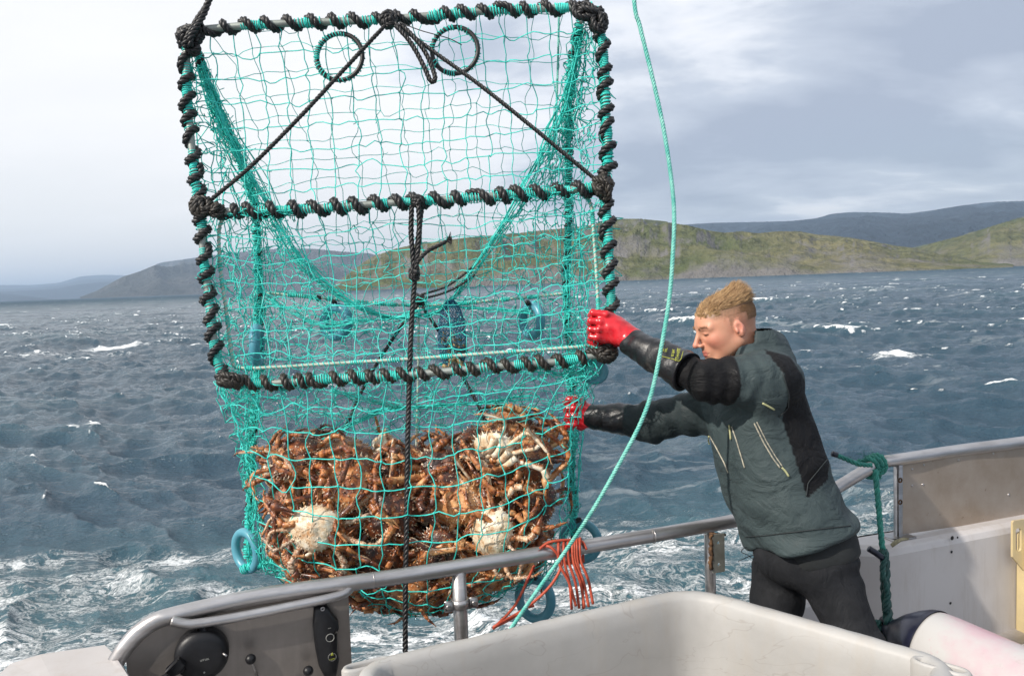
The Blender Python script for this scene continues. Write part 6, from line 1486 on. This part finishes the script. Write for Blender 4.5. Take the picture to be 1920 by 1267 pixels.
def glove(name, wr, knuckles, tips, palm, thumb, h=.0034):
    """knuckles, tips: lists of joint chains; palm: (centre, radii, axes)"""
    def f(p):
        d = ell(p, *palm); d = smin(d, cap(p, palm[0], wr, .036, .040), .022)
        for ch, rad in knuckles:
            for i in range(len(ch)-1):
                d = smin(d, cap(p, ch[i], ch[i+1], rad*(1-.09*i), rad*(1-.09*(i+1))), .003 if i else .008)
        for i in range(len(thumb)-1): d = smin(d, cap(p, thumb[i], thumb[i+1], .0155-.002*i, .0145-.002*i), .010)
        return d+.0016*snoise(p, 60, 4)+.0022*snoise(p, 28, 6)
    pts = np.array([q for ch, r in knuckles for q in ch]+thumb+[wr, palm[0]]); o, V = sd_mesh(name, f, pts.min(0)-.06, pts.max(0)+.06, h, redm, man); return o, f
pc = P(1150, 617, 2.45); pu = nrm(P(1150, 590, 2.45)-P(1156, 640, 2.45)); pr_ = nrm(P(1185, 632, 2.45)-P(1120, 602, 2.45)); pn = np.cross(pr_, pu)
palm = (pc, (.060, .040, .027), np.array([pr_, nrm(np.cross(pn, pr_)), pn]))
fg = []
for i, (kx, ky, mx, my, tx, ty) in enumerate(((1140, 590, 1112, 586, 1108, 592), (1130, 604, 1108, 602, 1106, 607), (1126, 619, 1107, 617, 1106, 622), (1124, 633, 1108, 631, 1107, 634))):
    fg.append(([P(kx+8, ky+4, 2.445), P(kx-4, ky-1, 2.430), P(mx, my, 2.440), P(tx-1, ty, 2.470), P(tx+22, ty+3, 2.492)], .0145-.0009*abs(i-1)-.001*(i == 3)))
g1, fg1 = glove('glove', P(1186, 640, 2.43), fg, None, palm, [P(1160, 640, 2.46), P(1140, 650, 2.485), P(1120, 648, 2.50), P(1106, 640, 2.50)])
pc2 = P(1088, 778, 2.79); palm2 = (pc2, (.036, .030, .052), None)
fg = [([P(1090, yy, 2.77), P(1078, yy-4, 2.755), P(1066, yy-3, 2.765), P(1062, yy+2, 2.80), P(1072, yy+5, 2.83)], .0155) for yy in (752, 768, 784, 799)]
g2, fg2 = glove('glove', P(1106, 779, 2.785), fg, None, palm2, [P(1088, 762, 2.80), P(1076, 752, 2.82), P(1068, 748, 2.84)])
def gauntlet(a, b, ra, rb, seed, par, lip=.003):
    q = np.linspace(0, 1, 40); path = a+(b-a)*q[:, None]; m = MB(); u = nrm(np.cross(b-a, A(0, 0, 1))); v = np.cross(nrm(b-a), u); k = 40; th = np.arange(k)/k*2*pi; V = []
    sn = np.random.default_rng(seed)
    for f, c in zip(q, path):
        r = ra+(rb-ra)*f**.8; ring_ = c+(u*np.cos(th)[:, None]+v*np.sin(th)[:, None])*(r*(1+.035*np.sin(3*th+seed+f*9)+.03*np.sin(2*th-f*14)+.018*np.sin(f*40+th)))[:, None]; V.append(ring_)
    c = path[-1]
    for sc_ in (.93, .80): V.append(c-(b-a)*.02*(1-sc_)+(V[39]-c)*sc_)
    n = len(V); i = np.arange(n-1)[:, None]; j = np.arange(k)[None]; m.add(np.concatenate(V), np.stack([i*k+j, i*k+(j+1) % k, (i+1)*k+(j+1) % k, (i+1)*k+j], -1).reshape(-1, 4))
    return m.build('gauntlet', gbm, par)
ga, gb = P(1180, 640, 2.435), P(1288, 697, 2.275); g1c = gauntlet(ga, gb, .040, .058, 1, g1)
gauntlet(P(1098, 779, 2.785), P(1208, 790, 2.735), .038, .062, 2, g2)
def f_g1(p):
    ab = gb-ga; t = np.clip(((p-ga)@ab)/np.dot(ab, ab), 0, 1); return np.linalg.norm(p-(ga+t[:, None]*ab), axis=1)-(.040+.018*t**.8)*1.05
lab = simple('lime_print', (.40, .42, .05), .45, scale=120, c2=(.20, .21, .03))
gx = nrm(A(1287-1240, 683-670, 0))
seam([(1238, 667), (1262, 673), (1273, 677), (1277, 673), (1281, 658)], f_g1, .0011, lab, 'label_border', g1c, 26, .001)
seam([(1238, 667), (1240, 652), (1246, 644)], f_g1, .0009, lab, 'label_border', g1c, 14, .001)
tu = nrm(onto(1270, 652, f_g1)-onto(1265, 674, f_g1)); 
def label_word(s, px, py, size):
    c = onto(px, py, f_g1, off=.0045); u = nrm(onto(px+2, py-10, f_g1)-onto(px-2, py+10, f_g1)); w_ = nrm(onto(px-8, py-2, f_g1)-onto(px+8, py+2, f_g1)); w_ = nrm(w_-u*np.dot(u, w_)); text(s, c, u, w_, size, lab, g1c, 'printed_word')
label_word('ddddddd', 1271, 664, .0125); label_word('eeeee', 1262, 661, .010); label_word('fff', 1249, 656, .009); label_word('gg', 1243, 656, .009)
